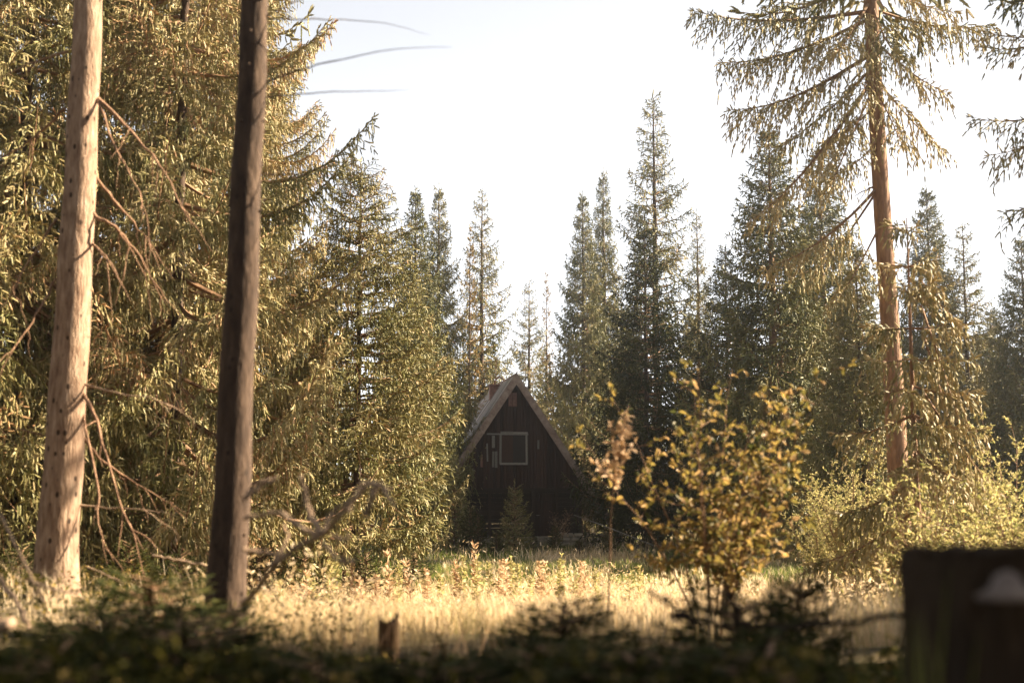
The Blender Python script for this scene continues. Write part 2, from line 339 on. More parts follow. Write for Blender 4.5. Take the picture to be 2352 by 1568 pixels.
SAP = [spruce_mesh('crown', 1.6, .52, .08, 61, size=.55, dens=1.3, step=.13, nb=6, hang=.15, needles=13, sagb=-.1, tb=.35, wid=.35, curtain=.05, nw=.010, liftb=.2),
       spruce_mesh('crown', 1.3, .55, .08, 62, size=.6, dens=1.3, step=.13, nb=6, hang=.15, needles=12, sagb=-.05, nmat='needle_shade', tb=.5, wid=.4, curtain=.05, nw=.010, liftb=.2)]
TR = trunk_mesh('trunk', 1.0, .012, seed=3, flare=.4)
TRK = {}
def trunk_for(H, r0, m): 
    k = (max(1, round(H)), round(r0, 2), m)
    if k not in TRK: TRK[k] = trunk_mesh('trunk', k[0] * .98, r0, m, seed=len(TRK))
    return TRK[k]
def tree(name, crown, x, y, H, R, label, group, rz=None, r0=None, m='bark_dark', cat='tree', zoff=0):
    e = empty(name, (x, y, G(x, y) + zoff), label, cat, group, rng.random() * 6.28 if rz is None else rz)
    H0, R0 = crown['H'], crown['R']
    c = link('crown', crown, e, scale=(R / R0, R / R0, H / H0))
    tm = trunk_for(H, r0 or H * .011, m); t = link('trunk', tm, e, scale=(1, 1, H / max(1, round(H))))
    return e
def tree_px(name, crown, px, py, Y, R, label, group, **k):
    p = P(px, py, Y); return tree(name, crown, p[0], Y, p[2] - G(p[0], Y), R, label, group, **k)

GL = 'tall spruces on the left edge of the clearing'
tree_px('spruce_tree', BIG[0], 470, -1500, 20.5, 3.3, 'sunlit golden-green tall spruce seen between the two bare foreground trunks', GL, rz=.4, r0=.11)
tree_px('spruce_tree', BIG[1], 130, -1400, 19, 2.9, 'broad drooping spruce right behind the pale foreground trunk', GL, rz=2.0, r0=.11)
tree_px('spruce_tree', BIG[0], -170, -1300, 17.5, 3.0, 'shaded spruce cut off by the left edge of the photo', GL, rz=3.3, r0=.11)
tree_px('spruce_tree', BIG[1], 580, -1000, 24.5, 2.2, 'tall spruce whose ragged right side stands against the sky behind the dark trunk', GL, rz=4.4, r0=.11)
tree_px('spruce_tree', BIG[0], 290, -1500, 27, 3.2, 'spruce filling the gap behind the golden drooping spruces', GL, rz=5.2, r0=.11)
tree_px('spruce_tree', BIG[1], 20, -1500, 26, 3.2, 'dark spruce deeper in the wood at far left', GL, rz=1.1, r0=.11)
tree_px('spruce_tree', BIG[0], 570, -900, 28, 3.0, 'tall spruce closing the gap between the dark trunk and the open sky', GL, rz=2.7, r0=.11)
tree_px('spruce_tree', BIG[1], 430, -1200, 24, 2.8, 'golden spruce standing deeper between the two bare trunks', GL, rz=3.9, r0=.11)
GM = 'spruces around the cabin clearing'
tree_px('spruce_tree', MID[0], 830, 365, 26, 2.6, 'bushy sunlit spruce left of the cabin with drooping comb-like boughs', GM, rz=.9)
tree_px('spruce_tree', MID[0], 715, 560, 30, 1.98, 'smaller spruce tucked behind the left side of the bushy sunlit spruce', GM, rz=2.9)
tree_px('spruce_tree', FAR[0], 955, 428, 43, 1.95, 'slim spruce with the left one of the twin tips beside the bushy spruce', GM, rz=1)
tree_px('spruce_tree', FAR[1], 1008, 420, 45, 1.76, 'slim spruce with the right one of the twin tips beside the bushy spruce', GM, rz=3)
tree_px('spruce_tree', FAR[0], 955, 640, 38, 1.5, 'lower green spruce between the bushy spruce and the cabin roof', GM, rz=4)
tree_px('spruce_tree', FAR[2], 1107, 435, 52, 2.08, 'pointed open spruce standing right behind the cabin ridge', GM, rz=.5)
tree_px('larch_tree', LARCH[0], 1080, 515, 49, 1.17, 'thin golden larch just left of the pointed spruce behind the cabin', None, rz=2, r0=.08)
tree_px('spruce_tree', FAR[2], 1215, 640, 62, 1.95, 'small distant spruce in the gap right of the cabin ridge', GM, rz=1.3)
tree_px('larch_tree', LARCH[0], 1255, 620, 64, 1.17, 'thin pale distant larch in the sky gap above the cabin', None, rz=3, r0=.08)
tree_px('spruce_tree', FAR[0], 1338, 440, 56, 2.21, 'bluish dark spruce at the right rim of the sky gap', GM, rz=2.5)
tree_px('spruce_tree', FAR[1], 1385, 385, 58, 1.95, 'narrow spruce tip between the bluish spruce and the golden-topped one', GM, rz=.2)
tree_px('spruce_tree', FAR[2], 1500, 210, 47, 2.60, 'tall golden-topped spruce right of the cabin, highest of the middle row', GM, rz=1.9)
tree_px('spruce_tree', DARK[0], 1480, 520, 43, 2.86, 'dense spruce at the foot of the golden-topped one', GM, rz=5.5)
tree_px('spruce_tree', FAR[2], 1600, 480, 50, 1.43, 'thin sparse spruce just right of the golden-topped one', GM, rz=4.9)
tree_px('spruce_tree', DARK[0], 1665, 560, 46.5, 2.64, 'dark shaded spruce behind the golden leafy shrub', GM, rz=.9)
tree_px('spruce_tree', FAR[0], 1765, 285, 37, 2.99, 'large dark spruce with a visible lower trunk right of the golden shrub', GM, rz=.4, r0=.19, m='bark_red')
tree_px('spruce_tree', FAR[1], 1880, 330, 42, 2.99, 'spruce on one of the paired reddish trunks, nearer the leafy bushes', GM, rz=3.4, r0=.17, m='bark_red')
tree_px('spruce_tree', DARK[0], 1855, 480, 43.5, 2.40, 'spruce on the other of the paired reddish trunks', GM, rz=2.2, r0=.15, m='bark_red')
tree_px('spruce_tree', FAR[0], 1965, 560, 33, 2.0, 'green spruce just left of the tall bare trunk, its top below the hanging boughs', GM, rz=.9)
tree_px('spruce_tree', FAR[2], 2210, 508, 46, 2.21, 'hazy spruce in the distance right of the tall bare trunk', GM, rz=2.6)
tree_px('spruce_tree', FAR[0], 2345, 540, 42, 2.34, 'hazy spruce cut off by the right edge of the photo', GM, rz=.6)
tree_px('spruce_tree', FAR[1], 2275, 700, 56, 2.60, 'faint spruce between the two hazy ones at right', GM, rz=1.6)
tree_px('spruce_tree', FAR[0], 2050, 760, 58, 3.12, 'faint low spruce seen behind the tall bare trunk', GM, rz=4.6)
# shade trees beside the photographer and beyond the right edge
GS = 'spruces standing beyond the right edge'
for i, (x, y, h, r_, lab) in enumerate([(8.2, 6.4, 13, 2.1, 'spruce shading the foreground, out of frame beside the camera'), (7.0, 4.0, 12, 1.8, 'spruce shading the big stump, out of frame beside the camera'), (9.0, 9.8, 13, 1.5, 'second spruce shading the foreground, out of frame at right'),
                        (20.5, 44, 13, 2.6, 'spruce beyond the right edge behind the leafy bushes'), (15.5, 47, 13, 2.6, 'spruce behind the pale board fence')]):
    tree('spruce_tree', FAR[i % 2], x, y, h, r_, lab, GS)
# background woodland: one far mass
def forest():
    r = np.random.default_rng(5); co = MB()
    src = spruce_mesh('tmp', 12, 2.1, .8, 71, size=3.2, dens=1, step=.62, nb=6, hang=.8, needles=5, sagb=.3, tb=.25, nw=.02, wid=.5, ragged=.35)
    nv = len(src.vertices); V = np.empty(nv * 3, np.float32); src.vertices.foreach_get('co', V); V = V.reshape(-1, 3)
    T = np.empty(nv, np.float32); src.attributes['tint'].data.foreach_get('value', T)
    tri = []; 
    for k in (3, 4):
        tri.append(np.array([p.vertices[:] for p in src.polygons if len(p.vertices) == k]))
    for i in range(40):
        for _ in range(50):
            y = r.uniform(60, 100); x = r.uniform(-.55, .6) * y
            pxx = CX + F * x / y
            break
        hmax = 10.0 if 1160 < pxx < 1300 else 12.5
        h = hmax * r.uniform(.75, 1.0) * (y / 75); a = r.random() * 6.28; c, s = math.cos(a), math.sin(a); q = r.uniform(1, 1.5)
        W = V * [1, 1, 1]; W = np.stack([(V[:, 0] * c - V[:, 1] * s) * q + x, (V[:, 0] * s + V[:, 1] * c) * q + y, V[:, 2] * h / 12 + G(x, y)], 1)
        co.add(W, tri[0], 0, T)
        if len(tri[1]): co.f.append((tri[1] + co.n - nv, 1))
        tube(co, [(x, y, G(x, y) - .2), (x, y, G(x, y) + h * .95)], [.16, .02], 5, 1)
    def put(x, y, h, q):
        a = r.random() * 6.28; c, s = math.cos(a), math.sin(a)
        W = np.stack([(V[:, 0] * c - V[:, 1] * s) * q + x, (V[:, 0] * s + V[:, 1] * c) * q + y, V[:, 2] * h / 12 + G(x, y)], 1)
        co.add(W, tri[0], 0, T)
        if len(tri[1]): co.f.append((tri[1] + co.n - nv, 1))
        tube(co, [(x, y, G(x, y) - .2), (x, y, G(x, y) + h * .95)], [.16, .02], 5, 1)
    for i in range(16): put(-27 + 3.6 * i + r.normal() * .6, -6.5 - 4.0 * (i % 2) + r.normal() * .5, r.uniform(13, 17), 1.5)      # the wood goes on behind the photographer
    for i in range(7): put(-13 - 3 * (i % 2), -3 + 4.2 * i, r.uniform(13, 16), 1.4)
    for i in range(3): put(14 + 3.5 * i, -1 + r.normal(), r.uniform(13, 16), 1.4)
    o = co.build('distant_forest', [M['needle_shade'], M['bark_dark']]); tag(o, 'dark spruce forest closing the clearing all around behind the nearer trees', 'forest', kind='stuff')
forest()

# ---- foreground bare trunks (with their limbs as parts)
def limb(par, name, pts, r0, m='deadwood', n=14, tw=0, seed=0, r1=.12, twl=.3):
    """pts: (px, py, Y) list in parent's local frame"""
    r = np.random.default_rng(seed); w_ = np.array([P(*p) for p in pts]) - np.array(par.location)
    c = curve(w_, n); mb = MB(); s = np.linspace(0, 1, n); c = c + r.normal(size=c.shape) * r0 * .35
    tube(mb, c, r0 * (1 - (1 - r1) * s), 6, 0, wob=.08, r=r)
    for k in range(tw):
        u = r.uniform(.25, .95); i = int(u * (n - 1)); a = c[i]; t = c[min(i + 1, n - 1)] - c[max(i - 1, 0)]; t = t / np.linalg.norm(t)
        d = t * .6 + r.normal(size=3) * .45 + np.array([0, 0, -.55]); L = twl * r.uniform(.4, 1.2)
        q = np.linspace(0, 1, 6)[:, None]; pp = a + d * L * q + np.array([0, 0, -.25 * L]) * q * q + r.normal(size=(6, 3)) * .008
        tube(mb, pp, r0 * .35 * (1 - .8 * q[:, 0]), 4, 0)
    return mb.build(name, [M[m]], par, True)
def bare_tree(name, pxb, pyb, pxt, pyt, Y, r0, r1, label, matn, seed, htop=16, flare=.45, bend=0):
    b = P(pxb, pyb, Y); t = P(pxt, pyt, Y); gb = G(b[0], Y) - .15
    e = empty(name, (b[0], Y, gb), label, 'tree', 'bare trunks near the camera')
    d = (t - b) / (t[2] - b[2]); r = np.random.default_rng(seed); mb = MB(); z = np.linspace(0, htop, 90)
    rad = r0 + (r1 - r0) * (z / (t[2] - gb)); rad = np.maximum(rad, .03); rad = rad * (1 + flare * np.exp(-z / .22))
    pts = d[None] * z[:, None]; pts[:, 2] = z; pts[:, 0] += bend * np.sin(z * .55); pts[:, 0] += .006 * np.sin(z * 5 + seed)
    tube(mb, pts, rad, 28, 0, wob=.012, r=r)
    for k in range(26):      # branch collars / snapped stubs
        zz = r.uniform(.3, 8); a = r.uniform(0, 2 * PI); R_ = np.interp(zz, z, rad); c = np.array([np.interp(zz, z, pts[:, 0]), 0, zz]) + d * 0
        c[1] = np.interp(zz, z, pts[:, 1]); o = np.array([math.cos(a), math.sin(a), .15]); L = r.uniform(.008, .02)
        tube(mb, [c + o * R_ * .85, c + o * (R_ + .006), c + o * (R_ + L)], [.014, .010, .004], 6, 0)
    mb.build('trunk', [M[matn]], e, True)
    cb = MB(); sp = sprig_t(10, w=.02)
    for zz in np.arange(htop * .62, htop, .7):
        for k in range(4):
            bough(cb, sp, pts[0] + d * zz, r.uniform(0, 6.28), 2.0 * (1 - (zz / htop) ** 2) + .4, .2, .2, dens=.6, size=2.4, r=r)
    cb.build('crown', [M['needle'], M['twig']], e)
    return e
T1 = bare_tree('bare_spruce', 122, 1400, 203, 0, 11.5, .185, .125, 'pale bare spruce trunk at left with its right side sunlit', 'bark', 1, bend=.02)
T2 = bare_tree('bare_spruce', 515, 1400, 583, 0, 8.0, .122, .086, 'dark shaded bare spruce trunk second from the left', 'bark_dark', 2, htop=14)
Y1 = 11.5
for i, (pts, r0, tw) in enumerate([
    ([(222, 225, Y1), (300, 300, Y1 - .2), (380, 400, Y1 - .4), (440, 520, Y1 - .6)], .017, 5),
    ([(222, 225, Y1), (262, 330, Y1 - .3), (330, 470, Y1 - .7), (345, 600, Y1 - .9)], .014, 4),
    ([(215, 400, Y1), (270, 470, Y1 + .2), (330, 540, Y1 + .4), (400, 640, Y1 + .5)], .016, 5),
    ([(212, 490, Y1), (262, 520, Y1), (320, 590, Y1 + .2), (380, 700, Y1 + .2)], .02, 6),
    ([(212, 560, Y1), (250, 600, Y1 - .4), (300, 690, Y1 - .8)], .013, 3),
    ([(190, 905, Y1), (220, 960, Y1 - .3), (250, 1060, Y1 - .5), (285, 1180, Y1 - .7), (330, 1260, Y1 - .8)], .019, 5),
    ([(188, 880, Y1), (280, 905, Y1 - .2), (350, 915, Y1 - .3), (440, 950, Y1 - .3)], .011, 2),
    ([(186, 1000, Y1), (240, 1060, Y1 + .2), (330, 1120, Y1 + .4), (430, 1180, Y1 + .6)], .015, 5),
    ([(175, 1160, Y1), (240, 1165, Y1), (330, 1170, Y1), (400, 1180, Y1)], .010, 2),
    ([(190, 950, Y1), (225, 1120, Y1 - .5), (225, 1200, Y1 - .6), (260, 1290, Y1 - .6)], .013, 3),
    ([(155, 120, Y1), (60, 150, Y1 - .2), (-60, 220, Y1 - .4)], .014, 4),
    ([(150, 250, Y1), (60, 330, Y1 + .3), (-40, 380, Y1 + .4)], .015, 4),
    ([(132, 500, Y1), (60, 610, Y1 - .2), (10, 700, Y1 - .3), (-60, 740, Y1 - .4)], .012, 4),
    ([(128, 640, Y1), (60, 760, Y1 - .3), (-20, 850, Y1 - .6)], .012, 4),
    ([(100, 1000, Y1), (40, 985, Y1), (-40, 990, Y1)], .009, 2)]):
    limb(T1, 'branch', pts, r0, 'bark_red' if i not in (6, 8) else 'deadwood', 16, tw, 100 + i)
Y2 = 8.0
for i, (pts, r0) in enumerate([
    ([(600, 45, Y2), (640, 22, Y2), (700, -5, Y2 + .1), (760, -30, Y2 + .1)], .007),
    ([(605, 42, Y2), (700, 45, Y2), (800, 46, Y2 + .2), (905, 58, Y2 + .3), (985, 82, Y2 + .4)], .006),
    ([(600, 190, Y2), (690, 160, Y2), (770, 140, Y2 - .1), (900, 115, Y2 - .2), (1040, 108, Y2 - .2)], .008),
    ([(598, 225, Y2), (670, 218, Y2), (750, 212, Y2), (860, 210, Y2 + .1), (940, 207, Y2 + .1)], .0065),
    ([(590, 400, Y2), (690, 400, Y2), (760, 402, Y2), (850, 404, Y2)], .0055),
    ([(590, 530, Y2), (650, 515, Y2), (730, 500, Y2)], .0055),
    ([(580, 800, Y2), (640, 800, Y2), (700, 790, Y2)], .005),
    ([(560, 1130, Y2), (600, 1105, Y2), (640, 1092, Y2)], .012),
    ([(535, 700, Y2), (480, 690, Y2), (430, 700, Y2)], .005)]):
    limb(T2, 'branch', pts, r0, 'deadwood' if i == 7 else 'bark_dark', 14, 0, 130 + i)

# ---- tall bare-stemmed spruce at right with hanging boughs in the upper part
def bough_px(mb, par, a, b, sp, seed, **k):
    r = np.random.default_rng(seed); p0 = P(*a) - np.array(par.location); p1 = P(*b) - np.array(par.location)
    d = p1 - p0; L = math.hypot(d[0], d[1]); az = math.atan2(d[1], d[0]); lift = k.pop('lift', .12)
    sag = -(d[2] / L) + lift
    bough(mb, sp, p0, az, L, sag, lift, r=r, **k)
T3b = P(2075, 1385, 22)
T3 = empty('spruce_tree', (T3b[0], 22, G(T3b[0], 22) - .1), 'tall spruce with a long bare trunk at right and shaggy boughs only near the top', 'tree')
mb = MB(); z = np.linspace(0, 17, 60); t3t = P(2003, 0, 22) - np.array(T3.location); slope = t3t[0] / t3t[2]
rad = np.maximum(.03, .19 - .0062 * z) * (1 + .5 * np.exp(-z / .3)) ; r3 = np.random.default_rng(33)
pts3 = np.stack([slope * z + .03 * np.sin(z * .5), 0 * z, z], 1); tube(mb, pts3, rad, 20, 0, wob=.015, r=r3); mb.build('trunk', [M['bark_red']], T3, True)
cb = MB(); sp3 = sprig_t(13, w=.012, seed=3); Y3 = 22
for i, (a, b, kw) in enumerate([
    ((2003, 25, Y3), (1590, 20, Y3 - .6), dict()), ((2004, 40, Y3), (1640, 150, Y3 + .5), dict()), ((2008, 120, Y3), (1655, 250, Y3 - .8), dict()),
    ((2010, 175, Y3), (1690, 500, Y3 - .6), dict(wid=.5)), ((2010, 150, Y3), (1760, 330, Y3 + 1.0), dict()), ((2012, 190, Y3), (1830, 440, Y3 - 1.3), dict(wid=.5)),
    ((2003, 20, Y3), (2260, 70, Y3 + .6), dict()), ((2005, 90, Y3), (2200, 210, Y3 - .8), dict()), ((2010, 180, Y3), (2200, 340, Y3 + .3), dict()), ((2014, 210, Y3), (2110, 330, Y3 - 1.1), dict()),
    ((2010, 100, Y3), (1960, 230, Y3 - 1.4), dict()), ((2003, 10, Y3), (2060, 120, Y3 - 1.5), dict()), ((2000, 0, Y3), (1880, 120, Y3 - 1.5), dict()),
    ((2015, 240, Y3), (1880, 330, Y3 + 1.2), dict()), ((2000, -30, Y3), (1750, 10, Y3 + 1), dict()), ((2002, -40, Y3), (2210, 20, Y3 - .6), dict()),
    ((2020, 425, Y3), (1790, 600, Y3 - 1.0), dict(bare=.25, wid=.5)), ((2020, 430, Y3), (1830, 640, Y3 + .8), dict(bare=.25, wid=.5)),
    ((2020, 520, Y3), (1890, 690, Y3 - 1.0), dict(bare=.2)), ((2010, 330, Y3), (1930, 400, Y3 + 1), dict(bare=.3))]):
    bough_px(cb, T3, a, b, sp3, 300 + i, dens=1.2, size=.85, hang=.8, curtain=.6, tb=.82, **{'wid': .55, **kw})
for zz in np.arange(11.2, 16.8, .6):
    for k in range(5): bough(cb, sprig_t(10, w=.018), np.array([slope * zz, 0, zz]), r3.uniform(0, 6.28), 2.4 * (1 - (zz - 10.5) / 7.5) + .3, .3, .2, dens=.6, size=2.2, r=r3, tb=.6)
cb.build('crown', [M['needle'], M['twig']], T3)
limb(T3, 'branch', [(2010, 428, Y3), (1985, 438, Y3), (1955, 455, Y3)], .022, 'bark_red', 8, 2, 5)

# drooping smaller spruce at right
b = P(2110, 1300, 18); h = P(2105, 500, 18)[2] - G(b[0], 18)
W = empty('spruce_tree', (b[0], 18, G(b[0], 18)), 'golden weeping young spruce in front of the bare-stemmed tree at right', 'tree')
cb = MB(); rw = np.random.default_rng(77); sp = sprig_t(13, w=.012, seed=9); zz = 1.3
while zz < h - .2:
    q = zz / h
    for k in range(5):
        bough(cb, sp, np.array([0, 0, zz]), rw.uniform(0, 6.28), (1.75 * (1 - q) ** .75 + .1) * rw.uniform(.7, 1.15), .75 * (1 - q) + .15 - .5 * q * q,   .15, 1.3, 1.2, .85, rw, tb=.75, curtain=.55, wid=.5)
    zz += .42 * rw.uniform(.8, 1.2)
for i, (a, bb) in enumerate([((2115, 700, 18), (2235, 960, 17.4)), ((2118, 760, 18), (2250, 1080, 17.6)), ((2120, 900, 18), (2330, 1130, 17.4)), ((2112, 640, 18), (2220, 740, 17.7))]):
    bough_px(cb, W, a, bb, sp, 350 + i, dens=1.3, size=.85, hang=1.3, curtain=.6, tb=.7, wid=.6)
cb.build('crown', [M['needle'], M['twig']], W)
mb = MB(); tube(mb, [(0, 0, -.2), (.02, 0, 1), (0, .01, 3), (0, 0, h)], [.07, .055, .035, .008], 10, 0); mb.build('trunk', [M['bark_red']], W, True)

# neighbour reaching in from beyond the top right corner
b = P(2600, 1300, 16); E = empty('spruce_tree', (b[0], 16, G(b[0], 16)), 'spruce beyond the right edge whose pale bough tips hang into the top right corner', 'tree')
cb = MB()
for i, (a, bb) in enumerate([((2600, -140, 16), (2290, 20, 16)), ((2600, 180, 16), (2235, 370, 16.3)), ((2600, 330, 16), (2270, 490, 15.6)), ((2600, -260, 16), (2330, -60, 16.5)), ((2600, 60, 16), (2800, 300, 16)), ((2600, -100, 16), (2850, 100, 16))]):
    bough_px(cb, E, a, bb, sp3, 370 + i, dens=1.0, size=.8, hang=.7, curtain=.5, tb=.6, wid=.4)
re_ = np.random.default_rng(4)
for zz in np.arange(7.0, 13.8, .5):
    for k in range(5): bough(cb, sp3 if zz < 9.6 else sprig_t(10, w=.018), np.array([0, 0, zz]), re_.uniform(0, 6.28), (1.5 if zz < 9.6 else 2.7) * (1 - (zz - 7) / 8) + .2, .3, .2, dens=1.1 if zz < 9.6 else .7, size=.8 if zz < 9.6 else 2.0, r=re_, tb=.6)
cb.build('crown', [M['needle'], M['twig']], E)
mb = MB(); tube(mb, [(0, 0, -.2), (0, 0, 5), (0, 0, 14)], [.17, .14, .03], 12, 0); mb.build('trunk', [M['bark_red']], E, True)

# dead leader beside the bushy spruce
b = P(790, 1330, 27); D = empty('dead_sapling', (b[0], 27, G(b[0], 27)), 'bare dead treetop poking up left of the bushy spruce tip', 'tree')
mb = MB(); top = P(790, 350, 27)[2] - G(b[0], 27); rd = np.random.default_rng(8)
tube(mb, [(0, 0, 0), (0, 0, top * .6), (.03, 0, top)], [.05, .03, .005], 6)
for k in range(34):
    zz = top - .15 - 2.1 * rd.random() ** 1.2; a = rd.uniform(0, 6.28); L = .12 + .35 * (top - zz) * rd.uniform(.4, 1) / 1.5
    d = np.array([math.cos(a), math.sin(a), .45]); tube(mb, [np.array([0, 0, zz]), np.array([0, 0, zz]) + d * L * .6, np.array([0, 0, zz]) + d * L + [0, 0, .03]], [.009, .006, .002], 4)
mb.build('trunk', [M['twig']], D)

# ------------------------------------------------------------------ cabin
print('cabin')
cab = empty('cabin', (P(1182, 1251, 45)[0], 45, 0.0), 'dark brown A-frame cabin with weathered grey roof at the far side of the clearing', 'cabin', None, math.radians(8.5))
rc = np.random.default_rng(9); PK = 5.86; SL = 1.50; FL = math.atan(SL); Lh = 7.6; ZE = .75
mb = MB(); x = -2.75
while x < 2.75:        # vertical planks of the gable, each cut to the slope
    w_ = .118; x1 = min(x + w_ - .008, 2.75); t = rc.random(); dy = rc.uniform(0, .012)
    za, zb = PK - .12 - SL * abs(x), PK - .12 - SL * abs(x1); zlo = 2.0 + rc.uniform(-.01, .01)
    if min(za, zb) > zlo + .02:
        poly = [(x, zlo), (x1, zlo), (x1, zb)] + ([(0, PK - .12)] if x < 0 < x1 else []) + [(x, za)]
        prism(mb, poly, -dy, .05, 0, t)
    x += w_
prism(mb, [(-2.55, 1.98), (2.55, 1.98), (0, PK - .14)], .052, .09, 0, .2)
mb.build('gable_wall', [M['wall']], cab)
mb = MB(); zz = .32      # log wall of the lower storey (horizontal boards), leaving the door
while zz < 1.9:
    for xa, xb in ((-2.35, .72), (1.42, 2.35)): box(mb, xa, xb, .16 + rc.uniform(0, .012), .24, zz, zz + .142, 0, rc.random())
    zz += .15
box(mb, .72, 1.42, .16, .24, 1.82, 1.96); 
box(mb, -2.35, -2.27, .245, Lh, .3, 3.0); box(mb, 2.27, 2.35, .245, Lh, .3, 3.0)
mb.build('lower_wall', [M['wall_low']], cab)
mb = MB(); prism(mb, [(-3.1, .7), (3.1, .7), (0, PK - .14)], Lh - .1, Lh - .02); mb.build('rear_wall', [M['wall']], cab)
mb = MB(); box(mb, -2.6, 2.6, -.02, .15, 1.88, 1.995, 0, .6); mb.build('beam', [M['wall_low']], cab)
for px_ in (-2.38, -.92, .62, 1.46, 2.3):
    mb = MB(); box(mb, px_, px_ + .1, .06, .158, .3, 1.878, 0, .8); mb.build('post', [M['wall_low']], cab)
mb = MB()
for k in range(6): box(mb, .724 + k * .116, .724 + k * .116 + .110, .18, .215, .33, 1.815, 0, rc.random())
dr = mb.build('door', [M['wall']], cab); mb = MB(); tube(mb, [(.80, .175, 1.05), (.80, .12, 1.05), (.90, .12, 1.05)], [.012, .012, .012], 6); mb.build('handle', [M['greywood']], dr)
mb = MB(); box(mb, -1.66, -.15, .05, .09, 1.40, 1.435, 0, .7); mb.build('rail', [M['wall_low']], cab); mb = MB(); box(mb, .9, 1.9, .05, .057, 1.52, 1.55, 0, .5); mb.build('rail', [M['wall_low']], cab)
mb = MB()
for k in range(9): box(mb, -2.6 + k * .58, -2.6 + k * .58 + .565, -.04 + rc.uniform(0, .03), .3, -.2, .298, 0, .5)
mb.build('foundation', [M['stone']], cab)
for s in (-1, 1):        # roof sheathing: boards running down the slope
    mb = MB(); y = -.42
    Ls = (PK - ZE) / math.sin(FL)
    while y < Lh + .3:
        w_ = rc.uniform(.12, .17); up = rc.uniform(0, .022); red = ss(y, 2.5, 4.5) > rc.random() * 1.2
        t = rc.uniform(.86, .98) if red else rc.uniform(.1, .75); e_ = rc.uniform(-.08, .06) + .05
        d = np.array([s * math.cos(FL), 0, -math.sin(FL)]); nn = np.array([s * math.sin(FL), 0, math.cos(FL)])
        a = np.array([0, 0, PK]); segs = [0] + sorted(rc.uniform(.25, .8, rc.integers(0, 2)) * Ls) + [Ls + e_]
        for q0, q1 in zip(segs[:-1], segs[1:]):
            V = []
            for yy in (y, y + w_ - .008):
                for q in (q0 + .004, q1 - .004):
                    for h_ in (0, .05 + up): V.append(a + d * q + nn * h_ + np.array([0, yy, 0]))
            mb.add(V, [(0, 2, 3, 1), (4, 5, 7, 6), (0, 1, 5, 4), (2, 6, 7, 3), (1, 3, 7, 5), (0, 4, 6, 2)], 0, np.clip(t + rc.normal() * .08, 0, 1))
        y += w_
    rf = mb.build('roof_slope', [M['roof']], cab)
    mb = MB()      # fascia board on the front edge
    V = []
    for yy in (-.46, -.425):
        for q in (0.0, Ls + .12):
            for h_ in (-.15, .085):
                p = np.array([0, 0, PK]) + d * q + nn * h_
                if q == 0: p = np.array([0, 0, PK + h_ / math.cos(FL)])
                V.append(p + np.array([0, yy, 0]))
    mb.add(V, [(0, 2, 3, 1), (4, 5, 7, 6), (0, 1, 5, 4), (2, 6, 7, 3), (1, 3, 7, 5), (0, 4, 6, 2)]); mb.build('fascia_board', [M['fascia']], cab)
mb = MB(); tube(mb, [(0, -.44, PK + .095), (0, Lh + .3, PK + .07)], [.035, .035], 6); mb.build('ridge_cap', [M['fascia']], cab)
# window with grey boards
K = 2940 / 45.0
def lx(px): return (px - 1182) / K
def lz(py): return EYE + (HOR - py) / K * 1.0
def board(par, name, xa, xb, ya, yb, m='greywood', y0=-.05, tilt=0, t=.6):
    mb = MB(); w2, h2 = abs(lx(xb) - lx(xa)) / 2, abs(lz(yb) - lz(ya)) / 2
    box(mb, -w2, w2, 0, .022, -h2, h2, 0, t); o = mb.build(name, [M[m]], par)
    o.location = ((lx(xa) + lx(xb)) / 2, y0, (lz(ya) + lz(yb)) / 2); o.rotation_euler = (0, tilt, 0); return o
wn = board(cab, 'window', 1146, 1211, 998, 1067, 'glass', -.030)
wl = np.array(wn.location)
def wpart(name, xa, xb, ya, yb, t, tilt=0, y0=-.056, m='greywood'):
    o = board(wn, name, xa, xb, ya, yb, m, y0, tilt, t); o.location = tuple(np.array(o.location) - wl); return o
wpart('frame', 1146.5, 1151.5, 999, 1065, .5, .01); wpart('frame', 1207, 1211.5, 999, 1066, .75, -.008); wpart('frame', 1147, 1211, 1062.5, 1067.5, .8, .0, -.08)
wpart('frame', 1117, 1213, 996, 999.5, .65, .004, -.082); wpart('shutter', 1152, 1178, 1000.5, 1061.5, .9, 0, -.053, 'wall')
wpart('top_board', 1149, 1178, 991.5, 996, .5, 0); wpart('top_board', 1178.4, 1212, 992.5, 996, .95, .01)
for (xa, xb, ya, yb, m, ti) in ((1129.5, 1136, 1001, 1029, 'greywood', 0), (1117, 1120.5, 1019, 1060, 'greywood', -.03), (1130, 1134.5, 1037, 1073, 'greywood', .02), (1136, 1142, 1037, 1074, 'greywood', 0),
                                (1103, 1108.5, 1044, 1073, 'redwood', .0), (1234.5, 1239, 1011, 1031, 'greywood', .02)):
    board(cab, 'loose_board', xa, xb, ya, yb, m, -.045, ti, rc.uniform(.3, .6))
v = board(cab, 'attic_hatch', 1166, 1188, 900, 936, 'wall', -.03, 0, .9); vl = np.array(v.location)
for k in range(2):
    o = board(v, 'shutter', 1167.5 + k * 10, 1176.5 + k * 10, 903, 934, 'redwood', -.055, 0, 1.0); o.location = tuple(np.array(o.location) - vl)
